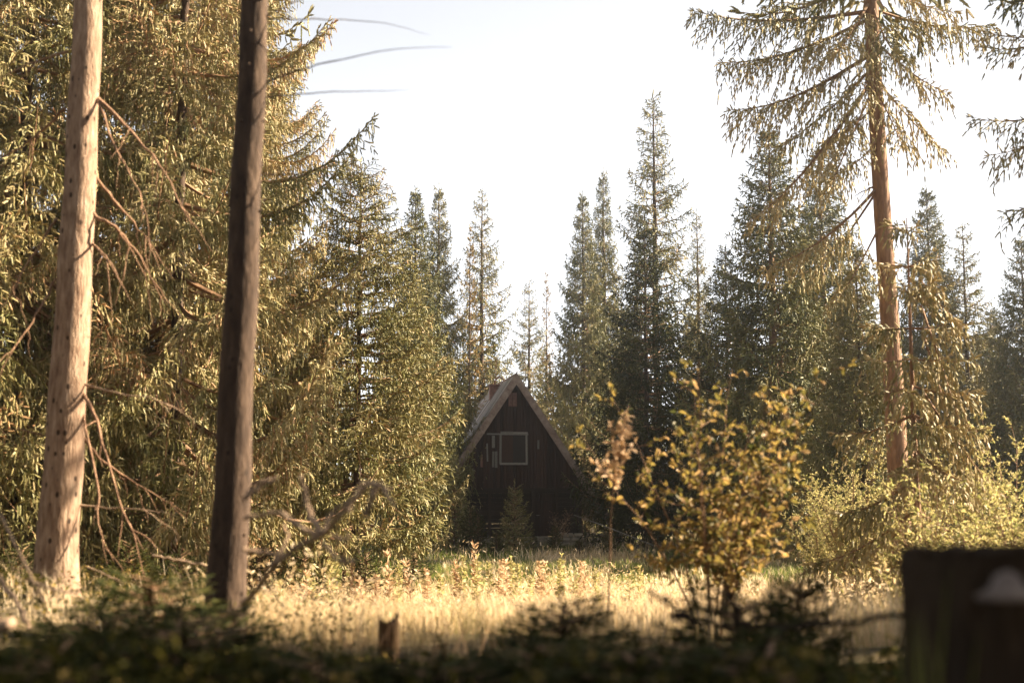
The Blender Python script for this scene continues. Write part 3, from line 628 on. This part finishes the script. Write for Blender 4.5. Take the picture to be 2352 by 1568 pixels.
# chimney on the left slope, with a bowed cowl and a thin mast
mb = MB(); cxx, cyy = -.33, 3.0; zc = PK - SL * .33
box(mb, cxx - .16, cxx + .16, cyy - .16, cyy + .16, zc - .4, zc + .42); box(mb, cxx - .2, cxx + .2, cyy - .2, cyy + .2, zc + .423, zc + .48)
ch = mb.build('chimney', [M['redwood']], cab)
mb = MB(); a = np.linspace(.2, PI, 9); tube(mb, np.stack([cxx + .22 + .2 * np.cos(a), 0 * a + cyy, zc + .5 + .25 * np.sin(a)], 1), .03, 6); mb.build('cowl', [M['redwood']], ch)
mb = MB(); tube(mb, [(cxx + .02, cyy - .17, zc + .3), (cxx + .04, cyy - .17, zc + 1.0), (cxx + .10, cyy - .17, zc + 1.65)], .012, 5); mb.build('mast', [M['redwood']], ch)

# low stone wall, pole, pale fence
b = P(1345, 1250, 43.5); wlz = empty('stone_wall', (b[0], 43.3, G(b[0], 43.3)), 'low rubble stone wall at the right foot of the cabin', 'wall'); mb = MB(); rs = np.random.default_rng(3)
for row in range(3):
    x = -.95 + rs.uniform(-.1, .1)
    while x < .95:
        w_ = rs.uniform(.18, .4); r0_ = .5 * .15; pts = [(x, 0, row * .15 + .07), (x + .02, 0, row * .15 + .07), (x + w_ - .03, 0, row * .15 + .07), (x + w_, 0, row * .15 + .07)]
        tube(mb, pts, [.03, .078, .076, .03], 7, 0, wob=.08, r=rs); x += w_ + .005
mb.build('stones', [M['stone']], wlz)
a, c = P(1318, 1182, 40), P(1452, 1233, 40); mb = MB(); tube(mb, [a, (a + c) / 2 + [0, 0, .02], c + (c - a) * .35], [.012, .018, .02], 6)
tag(mb.build('pole', [M['greywood']]), 'thin pale pole leaning beside the right corner of the cabin', 'pole')
fx0, fx1 = P(1600, 1200, 50)[0], P(1985, 1200, 50)[0]
fe = empty('board_fence', (fx0, 50, G((fx0 + fx1) / 2, 50)), 'pale pinkish board fence behind the paired reddish trunks', 'fence')
mb = MB(); x = 0
while x < fx1 - fx0: box(mb, x, x + .135, 0, .025, .05, 1.65 + rs.uniform(-.03, .03), 0, rs.random()); x += .15
mb.build('boards', [M['pale_fence']], fe)
for zr in (.4, 1.2):
    mb = MB(); box(mb, 0, fx1 - fx0, .027, .07, zr, zr + .1); mb.build('rail', [M['pale_fence']], fe)

# ------------------------------------------------------------------ shrubs
LEAF = leaf_t()
def shrub_mesh(H, spread, stems, twigs, leafL, nleaf, lm, seed, lean=.3, upright=.5, start=.3, stem_r=.012, wl=.5, leaf_w=.42, twl=.38):
    r = np.random.default_rng(seed); mb = MB(); lt = leaf_t(1, leaf_w); cm = MB()
    for s in range(stems):
        a = r.uniform(0, 6.28) if stems > 1 else 0; o = r.uniform(.5, 1) * spread if stems > 1 else spread * .1; h = H * r.uniform(.7, 1)
        b = np.array([math.cos(a), math.sin(a), 0]) * .06 * r.random(); top = np.array([math.cos(a) * o, math.sin(a) * o, h])
        q = np.linspace(0, 1, 10)[:, None]; c = b + top * [1, 1, 0] * q ** 1.3 + np.array([0, 0, h]) * q + np.cumsum(r.normal(size=(10, 3)) * .012 * H, 0) * q
        tube(mb, c, stem_r * (1 - .85 * q[:, 0]), 5)
        for k in range(twigs):
            u = start + (1 - start) * (k + r.random()) / twigs; f = u * 9; i = min(int(f), 8); p = c[i] * (1 - (f - i)) + c[i + 1] * (f - i)
            az = r.uniform(0, 6.28); L = twl * H * (1.15 - u) * r.uniform(.4, 1.1) + .06
            d = np.array([math.cos(az), math.sin(az), upright + r.normal() * .25]); d /= np.linalg.norm(d); qq = np.linspace(0, 1, 6)[:, None]
            tw = p + d * L * qq + np.array([0, 0, .18 * L]) * qq ** 2 + np.cumsum(r.normal(size=(6, 3)) * .02 * L, 0)
            tube(mb, tw, stem_r * .4 * (1 - .8 * qq[:, 0]), 4, cap=False)
            n_ = max(3, int(nleaf * L / (twl * H) * 1.4)); t = r.uniform(.1, 1.0, n_) * 5; ii = np.minimum(t.astype(int), 4); ff = (t - ii)[:, None]
            pp = tw[ii] * (1 - ff) + tw[ii + 1] * ff
            dd = d * .5 + r.normal(size=(n_, 3)) * .75 + np.array([0, 0, .15])
            inst(cm, lt, pp, dd, leafL * (.55 + .6 * r.random(n_)), 0, np.clip(.5 + r.normal(size=n_) * .28 + r.normal() * .12, 0, 1), r, up=(0, 0, 1), upj=.7)
    return mb.mesh('stems', [M['twig']]), cm.mesh('leaves', [M[lm]])
def shrub(name, meshes, loc, label, cat='shrub', group=None, rz=0, sc_=1):
    e = empty(name, loc, label, cat, group, rz); e.scale = (sc_, sc_, sc_)
    link('stems', meshes[0], e); link('leaves', meshes[1], e); return e
def gp(px, Y): x = P(px, 1300, Y)[0]; return (x, Y, G(x, Y))
print('shrubs')
s1 = shrub_mesh(2.15, .92, 14, 16, .070, 17, 'leaf', 1, stem_r=.010, start=.26, twl=.27, upright=.3, leaf_w=.5)
x, y, z = gp(1635, 9.6); shrub('leafy_shrub', s1, (x, y, z - .05), 'large golden-brown leafy shrub right of the cabin, nearer than the trees')
s2 = shrub_mesh(1.85, .3, 1, 18, .065, 14, 'leaf_pink', 2, start=.68, twl=.13, upright=1.1, stem_r=.008)
x, y, z = gp(1388, 8.6); shrub('leafy_sapling', s2, (x, y, z - .05), 'slender sapling with rosy leaves only at its top beside the cabin roof', 'sapling')
sB = shrub_mesh(3.0, 1.1, 14, 30, .055, 34, 'leaf_pale', 3, stem_r=.014, start=.12, twl=.25)
sC = shrub_mesh(2.4, .9, 10, 22, .075, 20, 'leaf_pale', 4, stem_r=.012, start=.1, twl=.28)
GB = 'pale sunlit bushes at the right side of the clearing'
for px_, Y, sc_, ms, lab in ((1955, 25, 1.0, sB, 'tallest pale sunlit bush between the paired trunks and the tall bare trunk'), (1890, 27, .8, sB, 'small pale bush at the foot of the paired reddish trunks'), (2035, 23.5, .75, sB, 'pale bush touching the left side of the tall bare trunk'),
                         (2150, 15, .85, sC, 'bright leafy bush just right of the tall bare trunk'), (2270, 17, .9, sC, 'bright leafy bush under the weeping spruce boughs'), (2340, 21, 1.1, sB, 'pale bush rising at the right edge above the big stump'),
                         (2200, 25, .95, sB, 'pale bush in the haze behind the weeping spruce'), (2090, 13.5, .45, sC, 'low leafy sprouts at the foot of the tall bare trunk'), (1800, 33, .5, sB, 'low pale bush by the large dark spruce trunk'), (2370, 14, .8, sC, 'leafy bush at the very right edge behind the stump')):
    x, y, z = gp(px_, Y); shrub('leafy_bush', ms, (x, y, z - .05), lab, 'bush', GB, rng.random() * 6, sc_)
# undergrowth by the left trunks, near cabin
sU = shrub_mesh(.55, .35, 8, 8, .035, 12, 'leaf_under', 5, stem_r=.004, start=.1, twl=.45)
sD = shrub_mesh(1.05, .4, 7, 14, .025, 12, 'leaf_pink', 6, stem_r=.006, start=.1, twl=.4)
x, y, z = gp(1288, 41); shrub('dry_bush', sD, (x, y, z + .3), 'pale dried-up bush in front of the cabin door', 'bush')
GY = 'young spruces in front of the cabin'
for px_, pyt, Y, k, lab in ((1182, 1100, 39, 0, 'young spruce with a long leader in front of the cabin window'), (1080, 1150, 41, 1, 'young spruce at the left of the cabin front'), (1098, 1165, 40.5, 1, 'smaller young spruce touching the one left of the cabin front'), (1275, 1200, 39.5, 1, 'dark young spruce under the dried-up bush'),
                         (1045, 1060, 42, 0, 'young spruce hiding the left eave of the cabin'), (1400, 1215, 38, 1, 'small dark spruce at the right corner of the cabin'), (1140, 1215, 38.5, 1, 'knee-high spruce left of the long-leader spruce'), (1330, 1235, 38, 1, 'knee-high spruce in front of the stone wall'), (1225, 1225, 40, 1, 'knee-high spruce right of the long-leader spruce')):
    p = P(px_, pyt, Y); H = p[2] - G(p[0], Y); tree('young_spruce', SAP[k], p[0], Y, H, max(.3, H * .27), lab, GY, r0=.03, cat='young tree')
for px_, pyt, Y, R_, lab in ((300, 1225, 15.5, .45, 'waist-high spruce in the shade right of the pale trunk base'), (415, 1250, 14, .4, 'small spruce just left of the dark trunk base'), (600, 1230, 19, .5, 'small spruce just right of the dark trunk base'), (700, 1240, 21, .5, 'small spruce under the bushy sunlit spruce'), (50, 1240, 15, .5, 'small spruce left of the pale trunk base'), (840, 1250, 23, .5, 'small spruce at the foot of the bushy sunlit spruce'), (950, 1255, 27, .6, 'small spruce below the right boughs of the bushy spruce')):
    p = P(px_, pyt, Y); H = p[2] - G(p[0], Y); tree('young_spruce', SAP[1], p[0], Y, H, R_, lab, 'dark small spruces added as fill under the left trees', r0=.02, cat='young tree')  # dark spruces added to fill shaded ground under the trees
# fireweed / dry weed stalks
def stalk_mesh(h, seed, leafy=1.0, fluff=.5):
    r = np.random.default_rng(seed); mb = MB(); q = np.linspace(0, 1, 8)[:, None]; c = np.concatenate([np.cumsum(r.normal(size=(8, 2)) * .01, 0), q * h], 1); tube(mb, c, .006 * (1 - .7 * q[:, 0]), 4)
    cm = MB(); n_ = int(85 * leafy); u = r.uniform(.25, 1, n_); p = np.stack([np.interp(u, q[:, 0], c[:, 0]), np.interp(u, q[:, 0], c[:, 1]), u * h], 1); a = r.uniform(0, 6.28, n_)
    d = np.stack([np.cos(a), np.sin(a), .5 + r.normal(size=n_) * .3], 1); inst(cm, leaf_t(1, .3), p, d, .11 * (1.25 - .55 * u) * (.7 + .5 * r.random(n_)), 0, r.uniform(.1, 1, n_), r, up=(0, 0, 1))
    return mb.mesh('stem', [M['twig']]), cm.mesh('leaves', [M['leaf_pale' if fluff < .5 else 'leaf_pink']])
ST = [stalk_mesh(.95, 1, 1, .2), stalk_mesh(.8, 2, .8, .2), stalk_mesh(.85, 3, 1.2, .8), stalk_mesh(.7, 4, .6, .8)]
k = 0
for px_, pyt, Y in ((762, 1290, 19), (780, 1296, 19.2), (818, 1308, 20), (895, 1285, 21), (912, 1300, 21.5), (1055, 1290, 22), (1062, 1300, 21), (1090, 1265, 22.5), (1093, 1290, 21), (1130, 1300, 22), (1150, 1300, 22), (1160, 1300, 21), (1180, 1290, 22), (1188, 1308, 21.5), (1245, 1300, 22), (1255, 1305, 21.5), (1282, 1285, 22), (1290, 1300, 22.5), (1330, 1300, 22.8),
                    (700, 1330, 17), (720, 1340, 17.5), (640, 1345, 15), (660, 1355, 16), (1350, 1310, 22), (1365, 1318, 21), (1020, 1330, 21), (985, 1320, 20.5), (950, 1305, 20), (1440, 1320, 21), (1470, 1310, 22), (860, 1335, 19), (600, 1370, 13), (1210, 1330, 21), (1310, 1330, 21), (840, 1345, 17), (1700, 1320, 25), (1730, 1335, 24)):
    p = P(px_, pyt, Y); g0 = G(p[0], Y); e = empty('fireweed_stalk', (p[0], Y, g0), 'leafy seeding fireweed stalk standing in the dry grass', 'plant', 'fireweed stalks in the clearing', rng.random() * 6)
    s_ = max(.35, 1.12 * (p[2] - g0)); ms = ST[k % 4]; k += 1; hh = (.95, .8, .85, .7)[(k - 1) % 4]; e.scale = (1.0, 1.0, s_ / hh); e.rotation_euler[0] = rng.normal() * .08; e.rotation_euler[1] = rng.normal() * .08
    link('stem', ms[0], e); link('leaves', ms[1], e)

# ------------------------------------------------------------------ grass (one mass)
print('grass')
def blades(n, seed, h=.5, w=.006, spread=.12, lean=.9):
    r = np.random.default_rng(seed); V = []; Fc = []
    for k in range(n):
        b = np.array([r.normal() * spread, r.normal() * spread, 0]); a = r.uniform(0, 6.28); hh = h * r.uniform(.5, 1.1); d = np.array([math.cos(a), math.sin(a), 0]) * lean * hh * r.uniform(.2, 1.1)
        s = np.array([-math.sin(a), math.cos(a), 0]) * w * .5; m1 = b + d * .3 + [0, 0, hh * .6]; t = b + d + [0, 0, hh * r.uniform(.8, 1)]
        i = len(V); V += [b - s, b + s, m1 + s * .8, m1 - s * .8, t]; Fc += [(i, i + 1, i + 2), (i, i + 2, i + 3), (i + 3, i + 2, i + 4)]
    return np.array(V), np.array(Fc)
def scatter(mb, tm, X, Y, S, tint, r, mi=0):
    V, Fc = tm; N = len(X); a = r.uniform(0, 6.28, N); c, s = np.cos(a), np.sin(a); Z = ground(X, Y) - .02
    S3 = S[:, None]; W = np.stack([(V[None, :, 0] * c[:, None] - V[None, :, 1] * s[:, None]) * S3 + X[:, None], (V[None, :, 0] * s[:, None] + V[None, :, 1] * c[:, None]) * S3 + Y[:, None], V[None, :, 2] * S3 + Z[:, None]], -1)
    nv = len(V); FF = (Fc[None] + (np.arange(N) * nv)[:, None, None]).reshape(-1, 3); jt = np.tile(np.repeat(r.normal(size=nv // 5) * .12, 5), N)
    mb.add(W.reshape(-1, 3), FF, mi, np.clip(np.repeat(tint, nv) + jt, 0, 1))
def grass():
    r = np.random.default_rng(12); mb = MB()
    for i, (y0, y1, n, w, nb_) in enumerate(((7, 13, 1500, .005, 26), (11, 22, 4200, .007, 26), (20, 34, 4200, .011, 24), (32, 52, 3600, .018, 18))):
        for v in range(3):
            N = n // 3; Y = r.uniform(y0, y1, N); X = r.uniform(-1, 1, N) * (Y * .44 + 1.5)
            patch = .5 + .5 * np.sin(X * .9 + 2 * np.sin(Y * .5)) * np.cos(Y * .8 + X * .3)
            keep = ~((X < -1.9) & (Y < 18.5) & (r.random(N) < .92)); X, Y, patch = X[keep], Y[keep], patch[keep]
            gr = ((Y > 26.5) & (r.random(len(Y)) < .85) & ~((Y > 34) & (Y < 38) & (np.sin(X * .8) > .2))) | (r.random(len(Y)) < .06)  # shade of the far band put into green colour, sunlit patch left straw
            keep2 = ~((abs(X) < 3) & (Y > 44.8) & (Y < 53)); X, Y, patch, gr = X[keep2], Y[keep2], patch[keep2], gr[keep2]
            S = r.uniform(.5, 1.15, len(X)) * (.8 + .4 * patch)
            tm = blades(nb_, 40 + i * 3 + v, .42, w, .13 + .03 * i)
            scatter(mb, tm, X[~gr], Y[~gr], S[~gr], .35 + .45 * patch[~gr] + r.normal(size=(~gr).sum()) * .1, r, 0)
            scatter(mb, tm, X[gr], Y[gr], S[gr] * .8, .4 + r.normal(size=gr.sum()) * .2, r, 1)
    lt = leaf_t(1, .3)
    for (y0, y1, n_, L) in ((8, 20, 14000, .05), (18, 27, 20000, .08), (34, 40, 2500, .10)):
        Y = r.uniform(y0, y1, n_); X = r.uniform(-1, 1, n_) * (Y * .44 + 1.5); cl = np.sin(X * 1.9 + np.sin(Y * 1.3) * 2) * np.sin(Y * 1.1 + X * .7)
        ok = (cl + r.normal(size=n_) * .4 > .1) & ~((X < -2.2) & (Y < 17)) & ~((abs(X) < 3) & (Y > 43)); X, Y, cl = X[ok], Y[ok], cl[ok]
        Z = ground(X, Y) + r.uniform(.12, .62, len(X)) * (.6 + .5 * np.clip(cl, 0, 1))
        inst(mb, lt, np.stack([X, Y, Z], 1), r.normal(size=(len(X), 3)) + [0, 0, .5], L * (.5 + .8 * r.random(len(X))), 0, np.clip(.6 + r.normal(size=len(X)) * .3, 0, 1), r, up=(0, 0, 1))
    o = mb.build('grass', [M['straw'], M['green_grass']]); tag(o, 'tall dry golden grass over the whole clearing', None, kind='stuff')
grass()

# ------------------------------------------------------------------ foreground (close, out of focus)
print('foreground')
def undergrowth():
    r = np.random.default_rng(21); mb = MB(); lt = leaf_t(1, .5)
    n_ = 26000; Y = 1.7 + 4.3 * r.random(n_) ** 1.1; X = r.uniform(-1, 1, n_) * (Y * .45 + .5); g0 = ground(X, Y)
    pxx = CX + F * X / Y
    edge = np.interp(pxx, [-200, 0, 100, 300, 420, 550, 700, 850, 1000, 1150, 1230, 1300, 1400, 1600, 1750, 1900, 2000, 2100, 2400], [1470, 1480, 1450, 1400, 1410, 1480, 1500, 1520, 1510, 1540, 1490, 1470, 1500, 1440, 1440, 1480, 1470, 1440, 1450])
    hmax = np.clip(EYE - (edge - 12 - HOR) / F * np.minimum(Y, 4.2) - g0, .06, .62) * (.84 + .16 * np.sin(X * 9 + Y * 4) * np.sin(Y * 7 - X * 5)) * (1 - ss(Y, 4.2, 6.2) * .7); Z = g0 + hmax * r.random(n_) ** .5
    inst(mb, lt, np.stack([X, Y, Z], 1), r.normal(size=(n_, 3)) + [0, 0, .3], .034 * (.5 + .9 * r.random(n_)), 0, np.clip(.3 + r.normal(size=n_) * .3 + .6 * (r.random(n_) < .05 + .12 * (X > .5)), 0, 1), r, up=(0, 0, 1))  # brighter random tints stand in for sunlit leaves, mostly towards the right
    # leafy low growth around the left trunks
    n_ = 7000; Y = r.uniform(7, 17, n_); X = -Y * r.uniform(.12, .46, n_); g0 = ground(X, Y)
    Z = g0 + r.random(n_) * (.18 + .18 * np.abs(np.sin(X * 2 + Y)))
    inst(mb, lt, np.stack([X, Y, Z], 1), r.normal(size=(n_, 3)) + [0, 0, .3], .032 * (.6 + .8 * r.random(n_)), 0, np.clip(.5 + r.normal(size=n_) * .3, 0, 1), r, up=(0, 0, 1))
    # stems
    for k in range(900):
        y = r.uniform(1.8, 6.5); x = r.uniform(-1, 1) * (y * .45 + .5); z = G(x, y); d = r.normal(size=3) * .12; d[2] = r.uniform(.12, .34)
        tube(mb, [(x, y, z - .02), (x + d[0] * .5, y + d[1] * .5, z + d[2] * .6), (x + d[0], y + d[1], z + d[2])], [.003, .002, .001], 3, 1, cap=False)
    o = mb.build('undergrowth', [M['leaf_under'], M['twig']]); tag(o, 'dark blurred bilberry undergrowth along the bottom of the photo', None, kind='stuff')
undergrowth()
GF = 'dark blurred young spruces right in front of the camera'
for px_, pyt, Y, R, lab in ((1292, 1370, 5.2, .28, 'thin blurred spruce sprig in front of the sunlit grass, bottom centre'), (1690, 1325, 4.4, .26, 'dark blurred spruce sprig in front of the golden shrub'), (1830, 1290, 5.0, .16, 'blurred upright spruce tip before the bright grass at right'), (1600, 1450, 3.8, .45, 'dark blurred young spruce at bottom right of centre'),
                         (350, 1310, 5.6, .36, 'dark blurred young spruce between the two left trunks'), (240, 1400, 4.6, .4, 'dark blurred young spruce below the pale trunk'), (420, 1400, 4.2, .45, 'dark blurred young spruce at the foot of the dark trunk'), (1010, 1490, 4.0, .35, 'low blurred spruce right of the broken stump'), (1230, 1460, 4.2, .3, 'low blurred spruce at the bottom edge left of centre right'),
                         (730, 1480, 3.9, .4, 'low blurred spruce at the bottom edge left of the broken stump'), (120, 1470, 3.6, .35, 'low blurred spruce at the bottom left corner'), (1460, 1480, 3.6, .4, 'low blurred spruce above the bottom edge by the mossy stump'), (1760, 1470, 3.5, .4, 'low blurred spruce left of the green grass blades')):
    p = P(px_, pyt - 25, Y); H = p[2] - G(p[0], Y); tree('young_spruce', SAP[1], p[0], Y, H, R * 1.7, lab, GF, r0=.012, cat='young tree')

def poly_branch(name, lines, label, m, cat='branch', seed=0, org=None):
    """lines: first is the main limb, others become twig parts; points (px,py,Y), radius"""
    o0 = P(*lines[0][0][0]); e = empty(name, o0, label, cat)
    for i, (pts, r0, r1) in enumerate(lines): limb(e, 'limb' if i == 0 else 'twig', pts, r0, m, 18, 0, seed + i, r1=r1)
    return e
poly_branch('fallen_branch', [
    ([(560, 1390, 5.6), (640, 1290, 5.2), (740, 1225, 4.9), (800, 1160, 4.8), (850, 1108, 4.8)], .013, .6),
    ([(850, 1108, 4.8), (880, 1120, 4.7), (908, 1165, 4.6)], .011, .5), ([(800, 1170, 4.8), (835, 1110, 4.9), (900, 1125, 5.0)], .009, .6),
    ([(838, 1185, 4.7), (852, 1140, 4.7), (870, 1112, 4.8)], .013, .7), ([(740, 1225, 4.9), (760, 1180, 5.0), (800, 1150, 5.0)], .009, .6),
    ([(690, 1090, 5.1), (705, 1160, 5.1), (740, 1225, 4.9)], .010, 1.4), ([(560, 1190, 5.6), (640, 1180, 5.4), (700, 1215, 5.1), (735, 1230, 5.0)], .009, 1.2),
    ([(760, 1230, 4.9), (790, 1240, 4.8), (804, 1228, 4.8)], .008, .9), ([(740, 1240, 4.9), (770, 1280, 4.8), (815, 1290, 4.7)], .009, .8), ([(560, 1260, 5.3), (600, 1268, 5.3), (660, 1275, 5.2)], .010, .8),
    ([(620, 1300, 5.2), (660, 1240, 5.3), (650, 1200, 5.4)], .007, .5), ([(560, 1150, 5.4), (600, 1112, 5.4), (640, 1098, 5.4)], .012, .6)],
    'tangled dead branch with pale arching twigs, blurred, left of the cabin', 'deadwood', seed=400)
poly_branch('fallen_branch', [
    ([(2120, 1405, 3.6), (1960, 1425, 3.7), (1800, 1438, 3.8), (1640, 1432, 3.8), (1540, 1420, 3.9)], .010, .7), ([(1600, 1430, 3.8), (1530, 1380, 3.8), (1485, 1355, 3.8)], .013, .4), ([(1800, 1438, 3.8), (1740, 1500, 3.6), (1680, 1540, 3.5)], .008, .6), ([(1700, 1434, 3.8), (1680, 1370, 3.8), (1650, 1300, 3.8)], .012, .4)],
    'dark blurred horizontal branch lying across the bottom right', 'stump', seed=430)
poly_branch('fallen_branch', [
    ([(-30, 1290, 6.4), (40, 1390, 6.2), (70, 1440, 6.0)], .014, .7), ([(0, 1180, 6.4), (60, 1300, 6.2), (100, 1380, 6.1)], .008, .7), ([(-20, 1430, 5.5), (20, 1440, 5.4)], .03, .8), ([(60, 1330, 6.2), (160, 1360, 6.0), (240, 1330, 6.0)], .006, .6)],
    'pale broken branch at the bottom left corner beside the pale trunk', 'deadwood', seed=450)
poly_branch('fallen_branch', [([(350, 1275, 9.5), (430, 1290, 9.5), (480, 1300, 9.4)], .010, .7), ([(200, 1300, 9.5), (290, 1340, 9.4)], .006, .7)], 'thin pale stick lying between the two left trunks', 'deadwood', seed=460)
poly_branch('fallen_branch', [([(495, 1455, 5.0), (530, 1448, 5.0), (562, 1447, 5.0)], .014, .9)], 'short white broken stick at the foot of the dark trunk', 'deadwood', seed=470)

def stump(name, px_, pyt, Y, r0, label, m, seed, jag=.06, sides=26, down=.0, broken=.0):
    p = P(px_, pyt, Y); g0 = G(p[0], Y); H = p[2] - g0; r = np.random.default_rng(seed); e = empty(name, (p[0], Y, g0), label, 'stump'); mb = MB()
    th = np.arange(sides) * 2 * PI / sides; lob = 1 + .06 * np.sin(3 * th + seed) + .04 * np.sin(5 * th) ; zs = np.array([-.1, .03, .12, .3, .6, .85, .96]) ; V = []
    for zf in zs:
        rr = r0 * lob * (1 + .35 * np.exp(-max(zf, 0) * 6)) * (1 + r.normal(size=sides) * .02); V.append(np.stack([rr * np.cos(th), rr * np.sin(th), np.full(sides, zf * H)], 1))
    rim = H * (1 + jag * r.normal(size=sides) + broken * np.sin(2 * th + 1)); V.append(np.stack([r0 * .97 * lob * np.cos(th), r0 * .97 * lob * np.sin(th), rim], 1))
    V.append(np.stack([r0 * .6 * np.cos(th), r0 * .6 * np.sin(th), rim * .3 + H * .64 - H * broken * .5], 1)); n = len(V)
    i = np.arange(n - 1)[:, None]; j = np.arange(sides)[None, :]; j2 = (j + 1) % sides; Q = np.stack([i * sides + j, i * sides + j2, (i + 1) * sides + j2, (i + 1) * sides + j], -1).reshape(-1, 4)
    V = np.concatenate(V); mb.add(V, Q); mb.f.append((np.arange(sides)[None, :] + (n - 1) * sides, 0)); mb.build('wood', [M[m]], e, False); return e, H
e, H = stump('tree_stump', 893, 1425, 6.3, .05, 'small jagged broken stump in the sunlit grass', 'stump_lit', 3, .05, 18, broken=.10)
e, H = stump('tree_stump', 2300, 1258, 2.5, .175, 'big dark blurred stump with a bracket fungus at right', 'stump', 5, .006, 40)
mb = MB(); rr = np.linspace(0, 1, 6); V = []; th = np.linspace(-PI / 2 - .3, PI / 2 + .3, 14)
for zz, rs_ in ((0, .2), (.0, 1.0), (.006, 1.03), (.018, .6), (.040, .42), (.050, .1)): V.append(np.stack([.055 * rs_ * np.sin(th), -.045 * rs_ * np.cos(th), np.full(14, zz)], 1))
i = np.arange(5)[:, None]; j = np.arange(13)[None, :]; Q = np.stack([i * 14 + j, i * 14 + j + 1, (i + 1) * 14 + j + 1, (i + 1) * 14 + j], -1).reshape(-1, 4); mb.add(np.concatenate(V), Q)
fu = mb.build('bracket_fungus', [M['fungus']], e, True); q = P(2315, 1375, 2.31) - np.array(e.location); fu.location = tuple(q)
gb = MB(); rg = np.random.default_rng(6)      # moss and rootlets fringe on the stump rim
for k in range(260):
    a = rg.uniform(0, 6.28); p = np.array([.172 * math.cos(a), .172 * math.sin(a), H * .985]); d = np.array([rg.normal() * .4, rg.normal() * .4, 1]) * rg.uniform(.008, .022); tube(gb, [p, p + d], [.0022, .0006], 3, cap=False)
gb.build('moss', [M['stump']], e)
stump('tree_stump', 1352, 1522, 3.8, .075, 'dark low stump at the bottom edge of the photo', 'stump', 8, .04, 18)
# a few tall green grass blades before the stump, and seed heads
def blade_tuft(px_, Y, specs, label, m, seed):
    x, y, z = gp(px_, Y); e = empty('grass_tuft', (x, y, z), label, 'grass tuft'); mb = MB(); r = np.random.default_rng(seed)
    for (bx, by, tx, ty, wd) in specs:
        a = P(bx, by, Y) - [x, y, z]; b_ = P(tx, ty, Y + r.normal() * .08) - [x, y, z]; a[2] = min(a[2], 0.1); c = curve([a, (a + b_) / 2 + [r.normal() * .01, 0, .03], b_], 9); q = np.linspace(0, 1, 9)
        ww = wd * (1 - q ** 2) * .5 + .0005; s = np.array([1, 0, .15]); V = np.concatenate([c - s * ww[:, None], c + s * ww[:, None] + [0, .002, 0]]); i = np.arange(8)
        mb.add(V, np.stack([i, i + 1, i + 10, i + 9], 1), 0, r.uniform(.4, .9))
    mb.build('blades', [M[m]], e); return e
blade_tuft(2100, 2.1, [(2085, 1600, 2050, 1340, .007), (2060, 1600, 2110, 1420, .007), (2130, 1600, 2090, 1400, .008), (2160, 1600, 2115, 1395, .008), (2080, 1600, 2180, 1300, .006), (2120, 1560, 2250, 1440, .005), (2000, 1600, 1975, 1400, .007), (2200, 1600, 2140, 1450, .006), (1960, 1600, 2030, 1460, .006)], 'tall green grass blades in front of the big dark stump, strongly blurred', 'green_grass', 1)
blade_tuft(1930, 2.6, [(1900, 1600, 1850, 1450, .006), (1920, 1600, 1980, 1470, .006), (1950, 1600, 1900, 1490, .007), (1880, 1600, 1960, 1510, .005)], 'short blurred grass blades left of the tall green ones', 'green_grass', 2)

# ------------------------------------------------------------------ camera and render settings
cd = bpy.data.cameras.new('camera'); cam = link('camera', cd, None, (0, 0, EYE)); cam.rotation_euler = (PI / 2 + PITCH, 0, 0)
cd.sensor_width = 36; cd.lens = 36 * F / 2352; cd.clip_end = 1000; cd.clip_start = .05
cd.dof.use_dof = True; cd.dof.focus_distance = 38; cd.dof.aperture_fstop = 1.6
sc.camera = cam
vs = sc.view_settings; vs.view_transform = 'Standard'; vs.look = 'None'; vs.gamma = 1; vs.exposure = 2.75
cy = sc.cycles; cy.use_denoising = True; cy.max_bounces = 6; cy.diffuse_bounces = 3; cy.transmission_bounces = 4; cy.transparent_max_bounces = 4; cy.volume_bounces = 0
cy.sample_clamp_indirect = 4
print('done', sum(len(o.data.polygons) for o in sc.objects if o.type == 'MESH'), sum(len(m.polygons) for m in bpy.data.meshes))
